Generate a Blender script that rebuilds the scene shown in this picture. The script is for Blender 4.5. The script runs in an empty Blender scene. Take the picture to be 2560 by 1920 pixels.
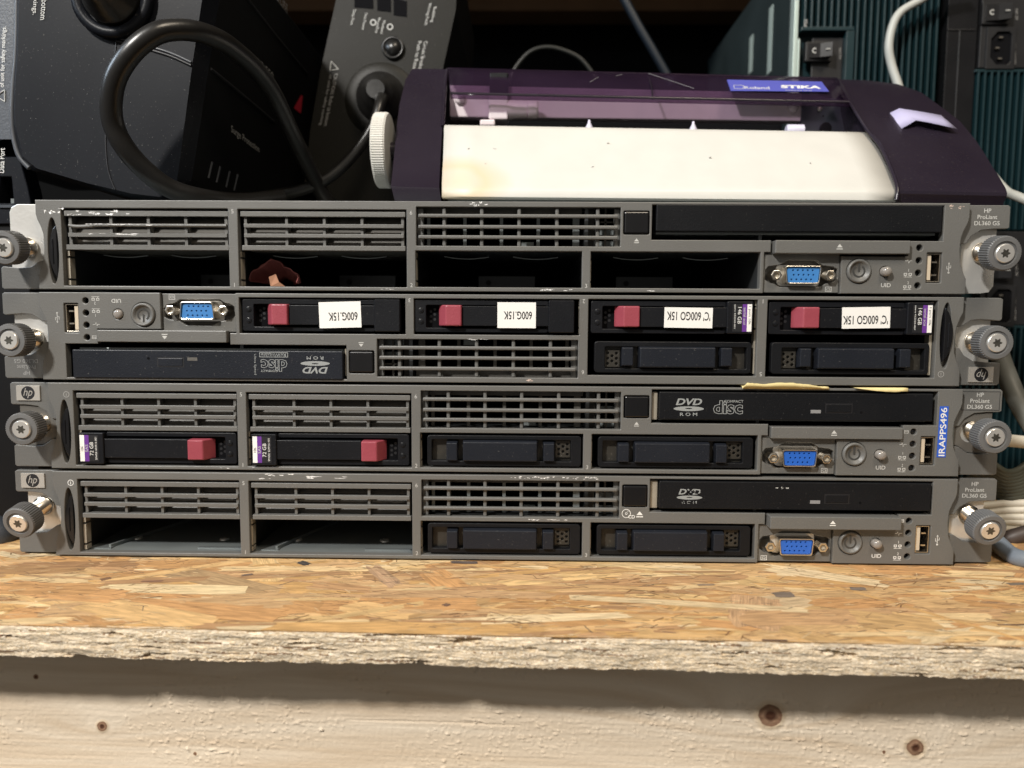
import bpy, math, random
from mathutils import Vector, Matrix, noise
random.seed(7)
scene = bpy.context.scene
COL = scene.collection
MM = 0.001
# ------------------------------------------------------------------ camera solved from the servers' known width (mm)
CAM = Vector((10.251, -349.597, 116.777)); PITCH, YAW, ROLL = 0.08617, -0.01482, 0.00611; F = 1828.0
fw = Vector((math.sin(YAW)*math.cos(PITCH), math.cos(YAW)*math.cos(PITCH), -math.sin(PITCH)))
rt = Vector((math.cos(YAW), -math.sin(YAW), 0)); up = rt.cross(fw)
r2 = rt*math.cos(ROLL) + up*math.sin(ROLL); u2 = -rt*math.sin(ROLL) + up*math.cos(ROLL)
def ray(px, py): return fw*F + r2*(px-1280) - u2*(py-960)
def at(px, py, Y):
    d = ray(px, py); return CAM + d*((Y-CAM.y)/d.y)
def atz(px, py, Z):
    d = ray(px, py); return CAM + d*((Z-CAM.z)/d.z)
def atp(px, py, p0, n):
    d = ray(px, py); return CAM + d*((p0-CAM).dot(n)/d.dot(n))

# ------------------------------------------------------------------ materials
def mat(name, col, rough=0.5, metal=0.0, bump=0.0, bscale=600, var=0.0, vscale=40, dust=0.0, spec=0.5, coat=0.0):
    m = bpy.data.materials.new(name); m.use_nodes = True
    nt = m.node_tree; N = nt.nodes; L = nt.links; b = N['Principled BSDF']
    b.inputs['Base Color'].default_value = (*col, 1); b.inputs['Roughness'].default_value = rough
    b.inputs['Metallic'].default_value = metal; b.inputs['Specular IOR Level'].default_value = spec
    b.inputs['Coat Weight'].default_value = coat
    tc = N.new('ShaderNodeTexCoord')
    last = None
    if var > 0:
        n = N.new('ShaderNodeTexNoise'); n.inputs['Scale'].default_value = vscale; n.inputs['Detail'].default_value = 6
        L.new(tc.outputs['Object'], n.inputs['Vector'])
        mx = N.new('ShaderNodeMix'); mx.data_type = 'RGBA'
        mx.inputs['A'].default_value = (*[c*(1-var) for c in col], 1); mx.inputs['B'].default_value = (*[min(1, c*(1+var)) for c in col], 1)
        L.new(n.outputs['Fac'], mx.inputs['Factor']); last = mx.outputs['Result']
        rr = N.new('ShaderNodeMapRange'); rr.inputs['To Min'].default_value = max(0.02, rough-0.12); rr.inputs['To Max'].default_value = min(1, rough+0.12)
        L.new(n.outputs['Fac'], rr.inputs['Value']); L.new(rr.outputs['Result'], b.inputs['Roughness'])
    if dust > 0:
        n2 = N.new('ShaderNodeTexNoise'); n2.inputs['Scale'].default_value = 900; n2.inputs['Detail'].default_value = 3
        n3 = N.new('ShaderNodeTexNoise'); n3.inputs['Scale'].default_value = 25; n3.inputs['Detail'].default_value = 4
        L.new(tc.outputs['Object'], n2.inputs['Vector']); L.new(tc.outputs['Object'], n3.inputs['Vector'])
        a = N.new('ShaderNodeMapRange'); a.inputs['From Min'].default_value = 0.66; a.inputs['From Max'].default_value = 0.74
        a2 = N.new('ShaderNodeMapRange'); a2.inputs['From Min'].default_value = 0.4; a2.inputs['From Max'].default_value = 0.7; a2.inputs['To Max'].default_value = dust; a2.inputs['To Min'].default_value = dust*0.3
        mu = N.new('ShaderNodeMath'); mu.operation = 'MULTIPLY'
        L.new(n2.outputs['Fac'], a.inputs['Value']); L.new(n3.outputs['Fac'], a2.inputs['Value']); L.new(a.outputs['Result'], mu.inputs[0]); L.new(a2.outputs['Result'], mu.inputs[1])
        mx2 = N.new('ShaderNodeMix'); mx2.data_type = 'RGBA'; mx2.inputs['A'].default_value = (*col, 1); mx2.inputs['B'].default_value = (0.42, 0.4, 0.36, 1)
        if last: L.new(last, mx2.inputs['A'])
        L.new(mu.outputs['Value'], mx2.inputs['Factor']); last = mx2.outputs['Result']
    if last: L.new(last, b.inputs['Base Color'])
    if bump > 0:
        n4 = N.new('ShaderNodeTexNoise'); n4.inputs['Scale'].default_value = bscale; n4.inputs['Detail'].default_value = 4
        bp = N.new('ShaderNodeBump'); bp.inputs['Strength'].default_value = bump; bp.inputs['Distance'].default_value = 0.0003
        L.new(tc.outputs['Object'], n4.inputs['Vector']); L.new(n4.outputs['Fac'], bp.inputs['Height']); L.new(bp.outputs['Normal'], b.inputs['Normal'])
    return m
M = {}
M['gray'] = mat('taupe_grey_plastic', (0.126, 0.124, 0.117), 0.42, bump=0.35, bscale=1500, var=0.10, vscale=30, dust=0.25)
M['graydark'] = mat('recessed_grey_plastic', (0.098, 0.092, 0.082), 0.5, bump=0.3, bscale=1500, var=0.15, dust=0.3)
M['black'] = mat('black_plastic', (0.0075, 0.008, 0.0095), 0.40, bump=0.4, bscale=1800, var=0.15, dust=0.08, spec=0.2)
M['drive'] = mat('charcoal_drive_plastic', (0.0075, 0.008, 0.010), 0.40, bump=0.3, bscale=1800, var=0.12, dust=0.08, spec=0.22)
M['blue_black'] = mat('blue_black_textured_plastic', (0.0125, 0.0145, 0.020), 0.40, bump=0.35, bscale=1500, var=0.1, dust=0.22, spec=0.25)
M['smoke'] = mat('dusty_smoke_plastic', (0.028, 0.025, 0.020), 0.45, var=0.6, vscale=90, dust=0.5)
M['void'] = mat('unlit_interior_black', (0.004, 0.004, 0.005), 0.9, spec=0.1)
M['steel'] = mat('zinc_plated_steel', (0.74, 0.73, 0.70), 0.30, 0.6, bump=0.25, bscale=500, var=0.2, vscale=60)
M['bay'] = mat('galvanised_sheet', (0.20, 0.22, 0.22), 0.42, 0.35, bump=0.1, var=0.2, vscale=40)
M['gold'] = mat('yellowish_bracket_metal', (0.42, 0.38, 0.31), 0.45, 0.4, var=0.25, vscale=200)  # yellowish metal of the latch brackets and small fittings
M['nickel'] = mat('nickel_connector_shell', (0.72, 0.66, 0.57), 0.25, 1.0)
M['screw'] = mat('bright_screw_metal', (0.80, 0.78, 0.74), 0.28, 0.7, var=0.1)
M['knob'] = mat('grey_knob_plastic', (0.125, 0.125, 0.125), 0.42, bump=0.3, bscale=1500, var=0.1)
M['blue'] = mat('blue_connector_plastic', (0.02, 0.11, 0.48), 0.35)
M['blue2'] = mat('sky_blue_connector_plastic', (0.045, 0.19, 0.48), 0.38)
M['red'] = mat('dull_red_plastic', (0.29, 0.055, 0.075), 0.36, bump=0.3, bscale=1500, var=0.12, vscale=150)
M['print'] = mat('light_grey_print', (0.50, 0.50, 0.48), 0.6)
M['printb'] = mat('bright_print', (0.72, 0.72, 0.70), 0.6)
M['printd'] = mat('faded_print', (0.30, 0.295, 0.285), 0.6)
M['white'] = mat('white_paper_label', (0.80, 0.79, 0.76), 0.6, var=0.03, vscale=80)
M['logo'] = mat('grey_logo_print', (0.27, 0.285, 0.285), 0.55)
M['ink'] = mat('black_ink', (0.01, 0.01, 0.012), 0.5)
M['purple'] = mat('purple_label', (0.13, 0.035, 0.26), 0.4)
M['tape'] = mat('blue_label_tape', (0.03, 0.10, 0.50), 0.35)
M['slot'] = mat('glossy_black_tab', (0.006, 0.006, 0.007), 0.28, var=0.2)
M['scuff'] = mat('pale_scuffed_plastic', (0.82, 0.81, 0.77), 0.6, var=0.3, vscale=500)
M['yellow'] = mat('yellow_torn_paper', (0.72, 0.60, 0.29), 0.8, bump=0.5, bscale=400, var=0.12)
M['scrap'] = mat('pinkish_red_scrap', (0.34, 0.10, 0.09), 0.6, bump=0.6, bscale=300, var=0.3, vscale=80)
M['scrap2'] = mat('tan_torn_edge', (0.50, 0.25, 0.15), 0.7)
M['tongue'] = mat('cream_usb_tongue', (0.55, 0.47, 0.36), 0.4)
M['usbin'] = mat('usb_inside_dark', (0.01, 0.01, 0.01), 0.4)
M['led'] = mat('grey_indicator_window', (0.24, 0.24, 0.245), 0.3)
M['badge'] = mat('brushed_badge_metal', (0.72, 0.68, 0.62), 0.3, 0.6, var=0.15, vscale=20)

# ------------------------------------------------------------------ mesh builder (millimetres)
def conv(cu):
    ob = bpy.data.objects.new('t', cu); me = bpy.data.meshes.new_from_object(ob)
    vs = [v.co.copy() for v in me.vertices]; fs = [tuple(p.vertices) for p in me.polygons]
    bpy.data.objects.remove(ob); bpy.data.meshes.remove(me); bpy.data.curves.remove(cu)
    return vs, fs
_tc = {}
def textgeo(s, shear=0, off=0, outline=0, sp=1.0):
    k = (s, shear, off, outline, sp)
    if k not in _tc:
        cu = bpy.data.curves.new('t', 'FONT'); cu.body = s; cu.size = 1; cu.resolution_u = 3; cu.shear = shear; cu.offset = off
        cu.space_character = sp; cu.align_x = 'LEFT'; cu.space_line = 0.9
        if outline: cu.fill_mode = 'NONE'; cu.bevel_depth = outline; cu.bevel_resolution = 0; cu.resolution_u = 2
        vs, fs = conv(cu)
        x0 = min(v.x for v in vs); x1 = max(v.x for v in vs); y0 = min(v.y for v in vs); y1 = max(v.y for v in vs)
        _tc[k] = (vs, fs, x0, x1, y0, y1)
    return _tc[k]
class MB:
    def __init__(s): s.v = []; s.f = []; s.m = []; s.sm = []; s.mats = []
    def mi(s, m):
        if m not in s.mats: s.mats.append(m)
        return s.mats.index(m)
    def add(s, vs, fs, m, smooth=False):
        o = len(s.v); s.v += [tuple(v) for v in vs]; i = s.mi(m)
        for f in fs: s.f.append(tuple(o+j for j in f)); s.m.append(i); s.sm.append(smooth)
        return s
    def box(s, x0, x1, y0, y1, z0, z1, m):
        vs = [(x, y, z) for x in (x0, x1) for y in (y0, y1) for z in (z0, z1)]
        return s.add(vs, [(0,1,3,2),(4,6,7,5),(0,4,5,1),(2,3,7,6),(0,2,6,4),(1,5,7,3)], m)
    def hexa(s, p, m):   # 8 points: front quad (4) then back quad (4), same order
        return s.add(p, [(0,1,2,3),(7,6,5,4),(0,4,5,1),(1,5,6,2),(2,6,7,3),(3,7,4,0)], m)
    def prism(s, poly, y0, y1, m, inset=0, smooth=False):  # poly in (x,z); front at y0, optional shrunk front
        n = len(poly); cx = sum(p[0] for p in poly)/n; cz = sum(p[1] for p in poly)/n
        k = 1-inset
        vs = [(cx+(x-cx)*k, y0, cz+(z-cz)*k) for x, z in poly] + [(x, y1, z) for x, z in poly]
        fs = [tuple(range(n)), tuple(range(2*n-1, n-1, -1))]
        s.add(vs, fs, m); o = len(s.v)-2*n; i = s.mi(m)
        for a in range(n):
            b = (a+1) % n; s.f.append((o+a, o+n+a, o+n+b, o+b)); s.m.append(i); s.sm.append(smooth)
        return s
    def plate(s, outer, holes, y0, y1, bev, m):
        cu = bpy.data.curves.new('c', 'CURVE'); cu.dimensions = '2D'; cu.fill_mode = 'BOTH'
        for pl in [outer]+holes:
            sp = cu.splines.new('POLY'); sp.points.add(len(pl)-1); sp.use_cyclic_u = True
            for q, (x, z) in zip(sp.points, pl): q.co = (x, z, 0, 1)
        cu.extrude = (y1-y0)/2-bev; cu.bevel_depth = bev; cu.offset = -bev; cu.bevel_resolution = 1
        vs, fs = conv(cu); mid = (y0+y1)/2
        return s.add([(v.x, mid-v.z, v.y) for v in vs], fs, m)
    def cyl(s, c, r, y0, y1, m, n=24, r2=None, smooth=True):
        r2 = r if r2 is None else r2
        vs = [(c[0]+r*math.cos(t), y0, c[1]+r*math.sin(t)) for t in [2*math.pi*i/n for i in range(n)]]
        vs += [(c[0]+r2*math.cos(t), y1, c[1]+r2*math.sin(t)) for t in [2*math.pi*i/n for i in range(n)]]
        s.add(vs, [tuple(range(n)), tuple(range(2*n-1, n-1, -1))], m); o = len(s.v)-2*n; i = s.mi(m)
        for a in range(n):
            b = (a+1) % n; s.f.append((o+a, o+n+a, o+n+b, o+b)); s.m.append(i); s.sm.append(smooth)
        return s
    def lathe(s, prof, o, ax, m, n=40, gear=None):   # prof: (r, t) along axis; gear=(count, depth, rows)
        ax = Vector(ax).normalized(); o = Vector(o)
        e1 = ax.cross(Vector((0, 0, 1))).normalized() if abs(ax.z) < 0.9 else Vector((1, 0, 0)); e2 = ax.cross(e1)
        if gear: n = gear[0]*4
        vs = []
        for j, (r, t) in enumerate(prof):
            for i in range(n):
                a = 2*math.pi*i/n; rr = r
                if gear and j in gear[2] and (i % 4) in (0, 1): rr = r-gear[1]
                vs.append(o+ax*t+e1*(rr*math.cos(a))+e2*(rr*math.sin(a)))
        fs = []
        for j in range(len(prof)-1):
            for i in range(n):
                k = (i+1) % n; fs.append((j*n+i, j*n+k, (j+1)*n+k, (j+1)*n+i))
        s.add(vs, fs, m, smooth=not gear)
        if prof[0][0] > 0.01: s.add(vs[:n], [tuple(range(n))], m)
        if prof[-1][0] > 0.01: s.add(vs[-n:], [tuple(range(n))], m)
        return s
    def tube(s, pts, r, m, n=14, sub=6):
        P = [Vector(p[:3]) for p in pts]; R = [p[3] if len(p) > 3 else r for p in pts]
        Q = []; RR = []
        for i in range(len(P)-1):
            p0 = P[max(i-1, 0)]; p1 = P[i]; p2 = P[i+1]; p3 = P[min(i+2, len(P)-1)]
            for k in range(sub):
                t = k/sub
                Q.append(0.5*((2*p1)+(p2-p0)*t+(2*p0-5*p1+4*p2-p3)*t*t+(3*p1-p0-3*p2+p3)*t**3)); RR.append(R[i]*(1-t)+R[i+1]*t)
        Q.append(P[-1]); RR.append(R[-1])
        vs = []; ref = None
        for i, q in enumerate(Q):
            d = (Q[min(i+1, len(Q)-1)]-Q[max(i-1, 0)]).normalized()
            if ref is None: ref = d.cross(Vector((0.3, 0.5, 0.8))).normalized()
            ref = (ref-d*ref.dot(d)).normalized(); b = d.cross(ref)
            for k in range(n):
                a = 2*math.pi*k/n; vs.append(q+ref*(RR[i]*math.cos(a))+b*(RR[i]*math.sin(a)))
        fs = [(i*n+k, i*n+(k+1) % n, (i+1)*n+(k+1) % n, (i+1)*n+k) for i in range(len(Q)-1) for k in range(n)]
        s.add(vs, fs, m, True); s.add(vs[:n], [tuple(range(n))], m); s.add(vs[-n:], [tuple(range(n))], m)
        return s
    def text(s, t, x, z, y, h, m, rot=0, w=None, shear=0, off=0.0, outline=0, sp=1.0):  # centred; h = height of its box
        vs, fs, x0, x1, y0, y1 = textgeo(t, shear, off, outline, sp)
        k = h/(y1-y0); kx = k if w is None else w/(x1-x0); c, sn = math.cos(rot), math.sin(rot)
        out = []
        for v in vs:
            a = (v.x-(x0+x1)/2)*kx; b = (v.y-(y0+y1)/2)*k
            out.append((x+c*a-sn*b, y-v.z*k*0.02, z+sn*a+c*b))
        return s.add(out, fs, m)
    def text3(s, t, A, B, upd, h, m, shear=0, off=0.0):   # baseline from A to B in space
        vs, fs, x0, x1, y0, y1 = textgeo(t, shear, off); A = Vector(A); B = Vector(B); X = (B-A); U = Vector(upd).normalized()
        return s.add([A+X*((v.x-x0)/(x1-x0))+U*((v.y-y0)/(y1-y0)*h) for v in vs], fs, m)
    def grid(s, rows, m, smooth=True, closed=False):
        n = len(rows[0]); vs = [p for r in rows for p in r]
        fs = [(i*n+j, i*n+j+1, (i+1)*n+j+1, (i+1)*n+j) for i in range(len(rows)-1) for j in range(n-1)]
        return s.add(vs, fs, m, smooth)
    def obj(s, name, parent=None, bevel=0, seg=2, origin=None, loc=None, rot=None, solid=0, autosm=None):
        me = bpy.data.meshes.new(name); o = Vector(origin) if origin is not None else Vector((0, 0, 0))
        me.from_pydata([tuple((Vector(v)-o)*MM) for v in s.v], [], s.f)
        for m in s.mats: me.materials.append(m)
        me.polygons.foreach_set('material_index', s.m); me.polygons.foreach_set('use_smooth', s.sm); me.update()
        if autosm is not None:
            me.polygons.foreach_set('use_smooth', [True]*len(me.polygons)); me.set_sharp_from_angle(angle=math.radians(autosm))
        ob = bpy.data.objects.new(name, me); COL.objects.link(ob); ob.parent = parent
        ob.location = (o if loc is None else Vector(loc))*MM
        if rot: ob.rotation_euler = rot
        if solid:
            md = ob.modifiers.new('thickness', 'SOLIDIFY'); md.thickness = solid*MM; md.offset = 0
        if bevel:
            md = ob.modifiers.new('edges', 'BEVEL'); md.width = bevel*MM; md.segments = seg; md.limit_method = 'ANGLE'; md.angle_limit = math.radians(35)
            md.harden_normals = False
        return ob
def tag(o, label=None, cat=None, group=None, kind=None):
    if label: o['label'] = label
    if cat: o['category'] = cat
    if group: o['group'] = group
    if kind: o['kind'] = kind
    return o
def empty(name, loc, label, cat, group=None, rot=None):
    o = bpy.data.objects.new(name, None); COL.objects.link(o); o.location = Vector(loc)*MM; o.empty_display_size = 0.02
    if rot: o.rotation_euler = rot
    return tag(o, label, cat, group)
def rrect(x0, x1, z0, z1, r, n=4):
    out = []
    for cx, cz, a0 in ((x1-r, z1-r, 0), (x0+r, z1-r, 90), (x0+r, z0+r, 180), (x1-r, z0+r, 270)):
        for i in range(n+1):
            a = math.radians(a0+90*i/n); out.append((cx+r*math.cos(a), cz+r*math.sin(a)))
    return out
def circ(x, z, r, n=20): return [(x+r*math.cos(2*math.pi*i/n), z+r*math.sin(2*math.pi*i/n)) for i in range(n)]
def scuff(mb, x0, x1, z, h, y, m, n=7, rnd=random):     # ragged pale scrape
    for k in range(n):
        a = x0+(x1-x0)*rnd.random(); l = (x1-x0)/n*rnd.uniform(0.5, 1.6); hh = h*rnd.uniform(0.15, 0.6); zz = z+h*rnd.uniform(-0.4, 0.4)
        top = [(a+l*i/6, zz+hh*rnd.uniform(0.0, 0.7)) for i in range(7)]; bot = [(a+l*i/6, zz-hh*rnd.uniform(0.0, 0.7)) for i in range(6, -1, -1)]
        P = top+bot[1:-1]
        mb.add([(x, y, q) for x, q in P], [tuple(range(len(P)))], m)

# ================================================================== the servers
H = 42.11; PIT = 43.52; TR = -220.0      # bezel height, stacking pitch; local x runs 0..440 and is shifted to the middle
def sx(mb):
    mb.v = [(v[0]+TR, v[1], v[2]) for v in mb.v]; return mb
def P(name, mb, par, bevel=0, label=None, **k):
    o = sx(mb).obj(name, par, bevel, **k)
    if label: o['label'] = label
    return o
def child(name, mb, par, bevel=0, label=None, **k): return P(name, mb, par, bevel, label, **k)

def make_drive(root, x, z, kind):        # x,z = lower left corner of the carrier, 76 x 15.3 mm
    body = MB(); D = M['drive']
    body.plate(rrect(x+12.2, x+76.2, z, z+15.3, 1.0), [rrect(x+12.9, x+70.7, z+2.4, z+13.2, 0.6)], 1.2, 6, 0.3, D)
    body.box(x+12.9, x+70.7, 5.2, 6, z+2.4, z+13.2, M['void']); body.box(x+0.5, x+76, 6, 100, z+0.4, z+14.8, M['black'])
    for i in range(3):
        for j in range(2): body.cyl((x+67+j*1.9, z+4.4+i*2.4+j*1.0), 0.7, 5.1, 5.4, M['ink'], 10)
    label = 'black hot swap drive with red release button'
    dr = P('hard_drive', body, root, 0.0, None)
    h = MB()
    h.plate(rrect(x, x+12.2, z-0.1, z+15.2, 0.7), [], -1.4, 3, 0.35, D)
    h.box(x+12.0, x+53.2, -0.6, 3.5, z+2.8, z+12.2, D)
    child('handle', h, dr, 0.35)
    b = MB(); b.hexa([(x+53.5, -2.2, z+2.4), (x+61, -2.2, z+2.4), (x+61, -2.2, z+12.2), (x+53.5, -2.2, z+12.2),
                      (x+53.3, 4, z+2.2), (x+65, 4, z+2.2), (x+65, 4, z+12.4), (x+53.3, 4, z+12.4)], M['red'])
    child('release_button', b, dr, 0.6, seg=3)
    for q in (10.2, 4.9):
        l = MB(); l.cyl((x+73.1, z+q), 1.25, 0.85, 1.25, M['slot'], 20); l.cyl((x+73.1, z+q), 0.75, 0.6, 0.9, M['drive'], 16, 0.85)
        child('indicator_light', l, dr, 0.12)
    lab = MB(); y = -1.5
    if kind in ('72', '146'):
        lab.add([(x+0.7, y, z+1.2), (x+2.9, y, z+1.2), (x+2.9, y, z+14.1), (x+0.7, y, z+14.1)], [(0,1,2,3)], M['white'])
        lab.add([(x+2.9, y, z+1.2), (x+5.1, y, z+1.2), (x+5.1, y, z+14.1), (x+2.9, y, z+14.1)], [(0,1,2,3)], M['purple'])
        lab.add([(x+5.1, y, z+1.2), (x+9.8, y, z+1.2), (x+9.8, y, z+14.1), (x+5.1, y, z+14.1)], [(0,1,2,3)], M['ink'])
        R = math.pi/2
        if kind == '72':
            lab.text('10K', x+1.8, z+7.5, y-0.06, 1.2, M['ink'], R); lab.text('SAS', x+4.0, z+7.6, y-0.06, 1.4, M['print'], R, w=3.6)
            lab.text('72 GB', x+6.4, z+7.4, y-0.06, 1.8, M['printb'], R, w=6.6); lab.text('SPARE 434916-001', x+8.6, z+7.6, y-0.06, 0.9, M['printb'], R, w=11.2)
        else:
            lab.text('1 port 10k', x+1.8, z+6.5, y-0.06, 1.3, M['ink'], R, w=8.5); lab.text('serial scsi', x+4.0, z+6.8, y-0.06, 1.3, M['print'], R, w=8)
            lab.text('146 GB', x+6.4, z+6.5, y-0.06, 1.8, M['printb'], R, w=7.8); lab.text('spare 432320-001', x+8.7, z+7, y-0.06, 0.9, M['printb'], R, w=11.4)
        child('capacity_label', lab, dr, 0)
    return dr
def make_sticker(dr, x0, x1, z0, z1, txt, tx, tz, tw, th, tilt=0, y=-0.75, label=None):
    s = MB(); c, sn = math.cos(tilt), math.sin(tilt); cx, cz = (x0+x1)/2, (z0+z1)/2
    def T(x, z): return (cx+c*(x-cx)-sn*(z-cz), cz+sn*(x-cx)+c*(z-cz))
    pts = [T(x0, z0), T(x1, z0), T(x1, z1), T(x0, z1)]
    s.add([(p[0], y, p[1]) for p in pts]+[(p[0], y+0.1, p[1]) for p in pts], [(0,1,2,3), (0,4,5,1), (1,5,6,2), (2,6,7,3), (3,7,4,0)], M['white'])
    q = T(tx, tz); s.text(txt, q[0], q[1], y-0.06, th, M['ink'], tilt, w=tw, off=0.012)
    return child('sticker', s, dr, 0, label)
def make_blank(root, x, z):      # empty carrier, 74.8 x 15.1 mm
    b = MB(); S = M['smoke']
    b.plate(rrect(x, x+74.8, z, z+15.1, 1.6), [rrect(x+2.3, x+69.7, z+2.6, z+12.9, 0.5)], 1.0, 5, 0.4, M['black'])
    b.box(x+2.0, x+70, 4.6, 5.6, z+2.2, z+13.1, S)
    bl = P('blank_carrier', b, root)
    for a in (9.6, 56.5):
        t = MB(); t.hexa([(x+a, -0.9, z+2.9), (x+a+5.2, -0.9, z+2.9), (x+a+5.2, -0.9, z+11.5), (x+a, -0.9, z+11.5),
                          (x+a-0.3, 4.7, z+2.4), (x+a+5.4, 4.7, z+2.4), (x+a+5.4, 4.7, z+12.5), (x+a-0.3, 4.7, z+12.5)], M['blue_black'])
        child('tab', t, bl, 0.4)
    c = MB(); c.hexa([(x+17.6, -1.4, z+2.8), (x+53.4, -1.4, z+2.8), (x+53.4, -1.4, z+12.2), (x+17.6, -1.4, z+12.2),
                      (x+17.2, 4.7, z+1.8), (x+53.8, 4.7, z+1.8), (x+53.8, 4.7, z+13.2), (x+17.2, 4.7, z+13.2)], M['blue_black'])
    child('grip', c, bl, 0.5)
    hx = MB(); hs = [circ(x+63.6+i*2.05, z+6.2+j*2.4, 0.78, 6) for i in (0, 2) for j in (0, 1, 2)]+[circ(x+65.65, z+7.4+j*2.5, 0.78, 6) for j in (0, 1)]
    hs = [circ(cx, cz, 0.8, 6) for cx, cz in [(x+64.0, z+5.8), (x+64.0, z+8.3), (x+64.0, z+10.8), (x+68.2, z+5.8), (x+68.2, z+8.3), (x+68.2, z+10.8), (x+66.1, z+7.1), (x+66.1, z+9.6)]]
    hx.plate([(x+62.4, z+4.2), (x+69.6, z+4.2), (x+69.6, z+12.4), (x+62.4, z+12.4)], hs, 3.2, 3.8, 0.1, S)
    child('vent_holes', hx, bl, 0)
    return bl
def make_cover(root, x, scuffed=False):      # slotted cover of an empty upper bay, 78.3 mm wide
    g = MB(); G = M['gray']
    g.box(x, x+78.3, 0.3, 4, 34.7, 37.1, G); g.box(x+0.4, x+78.3, 0.3, 4, 18.9, 21.2, G)
    for i, zz in enumerate((30.4, 25.8)):
        if scuffed and i == 0:
            g.tube([(x+2, 0.6, zz-0.1), (x+6, 0.4, zz-0.7), (x+13, 0.6, zz-0.4), (x+20, 0.8, zz), (x+77.3, 0.8, zz)], 0.85, G, 8)
        else: g.box(x+1.6, x+77.6, 0.1, 2.2, zz-0.9, zz+0.9, G)
    for rx in (1.9, 21.5, 39.5, 57.5, 76.8): g.box(x+rx-0.7, x+rx+0.7, 1.6, 6.5, 21.2, 34.7, G)
    for z0, z1 in ((31.2, 34.8), (26.6, 30.0), (21.2, 25.6)):
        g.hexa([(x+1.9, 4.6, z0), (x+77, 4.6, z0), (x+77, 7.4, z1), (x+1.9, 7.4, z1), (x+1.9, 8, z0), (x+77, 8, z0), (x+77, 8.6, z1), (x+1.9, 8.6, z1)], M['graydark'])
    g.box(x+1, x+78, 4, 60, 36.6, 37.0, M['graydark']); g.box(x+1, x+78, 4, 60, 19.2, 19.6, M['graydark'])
    if scuffed:
        rnd = random.Random(3)
        for a, b, zz, hh, yy in ((5, 33, 36.2, 2.0, 0.22), (1, 8, 35.4, 1.2, 0.22), (4, 40, 30.6, 0.8, -0.55), (3, 36, 26.1, 0.8, 0.02)):
            scuff(g, x+a, x+b, zz, hh, yy, M['scuff'], 9, rnd)
    return P('bay_cover', g, root, 0.55, 'slotted grey cover with white scratches' if scuffed else None)
def make_vent(root, row):
    g = MB(); G = M['gray']
    for zz in (35.4, 30.3, 25.5): g.box(182.3, 276.5, -0.3, 1.9, zz-0.85, zz+0.85, G)
    for rx in (194.4, 212.2, 229.9, 247.8, 267.0): g.box(rx-0.85, rx+0.85, 1.2, 6.0, 21.3, 39.4, G)
    g.box(181.3, 184.4, 3, 6, 21.3, 39.4, G); g.box(274.9, 277.6, 3, 6, 21.3, 39.4, G)
    v = P('vent_grille', g, root, 0.5)
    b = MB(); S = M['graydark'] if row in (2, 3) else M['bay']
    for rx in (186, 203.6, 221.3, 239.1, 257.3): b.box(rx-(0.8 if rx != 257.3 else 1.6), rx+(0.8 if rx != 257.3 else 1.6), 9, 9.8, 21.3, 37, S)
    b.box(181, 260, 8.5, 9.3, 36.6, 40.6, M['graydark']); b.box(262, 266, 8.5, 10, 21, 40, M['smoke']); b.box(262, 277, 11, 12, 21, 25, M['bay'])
    b.box(269, 276, 11, 12, 28, 31.5, M['bay']); b.box(271, 272, 9, 10, 21, 40, M['graydark']); b.box(269, 276, 9, 10, 33.5, 34.2, M['graydark'])
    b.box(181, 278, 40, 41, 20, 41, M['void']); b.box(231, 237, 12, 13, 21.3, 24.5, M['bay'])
    child('inner_lattice', b, v, 0)
def dvd_logo(mb, x, z, y, m, s=1.0):
    mb.text('DVD', x, z+2.6*s, y, 3.2*s, m, w=12.5*s, shear=0.25, off=0.03)
    n = 28
    o = [(x+7.2*s*math.cos(2*math.pi*i/n), y, z-0.7*s+1.15*s*math.sin(2*math.pi*i/n)) for i in range(n)]
    q = [(x+1.7*s*math.cos(2*math.pi*i/n), y, z-0.6*s+0.28*s*math.sin(2*math.pi*i/n)) for i in range(n)]
    mb.add(o+q, [(i, (i+1) % n, n+(i+1) % n, n+i) for i in range(n)], m)
    mb.text('ROM', x, z-3.4*s, y, 1.6*s, m, w=8.2*s, sp=1.6, off=0.015)
def cd_logo(mb, x, z, y, m, s=1.0):
    mb.text('COMPACT', x+2.6*s, z+3.0*s, y-0.02, 1.25*s, m, w=9.2*s, off=0.012)
    mb.text('disc', x, z+0.1*s, y, 6.6*s, m, w=14.2*s, outline=0.016, off=0.03)
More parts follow.
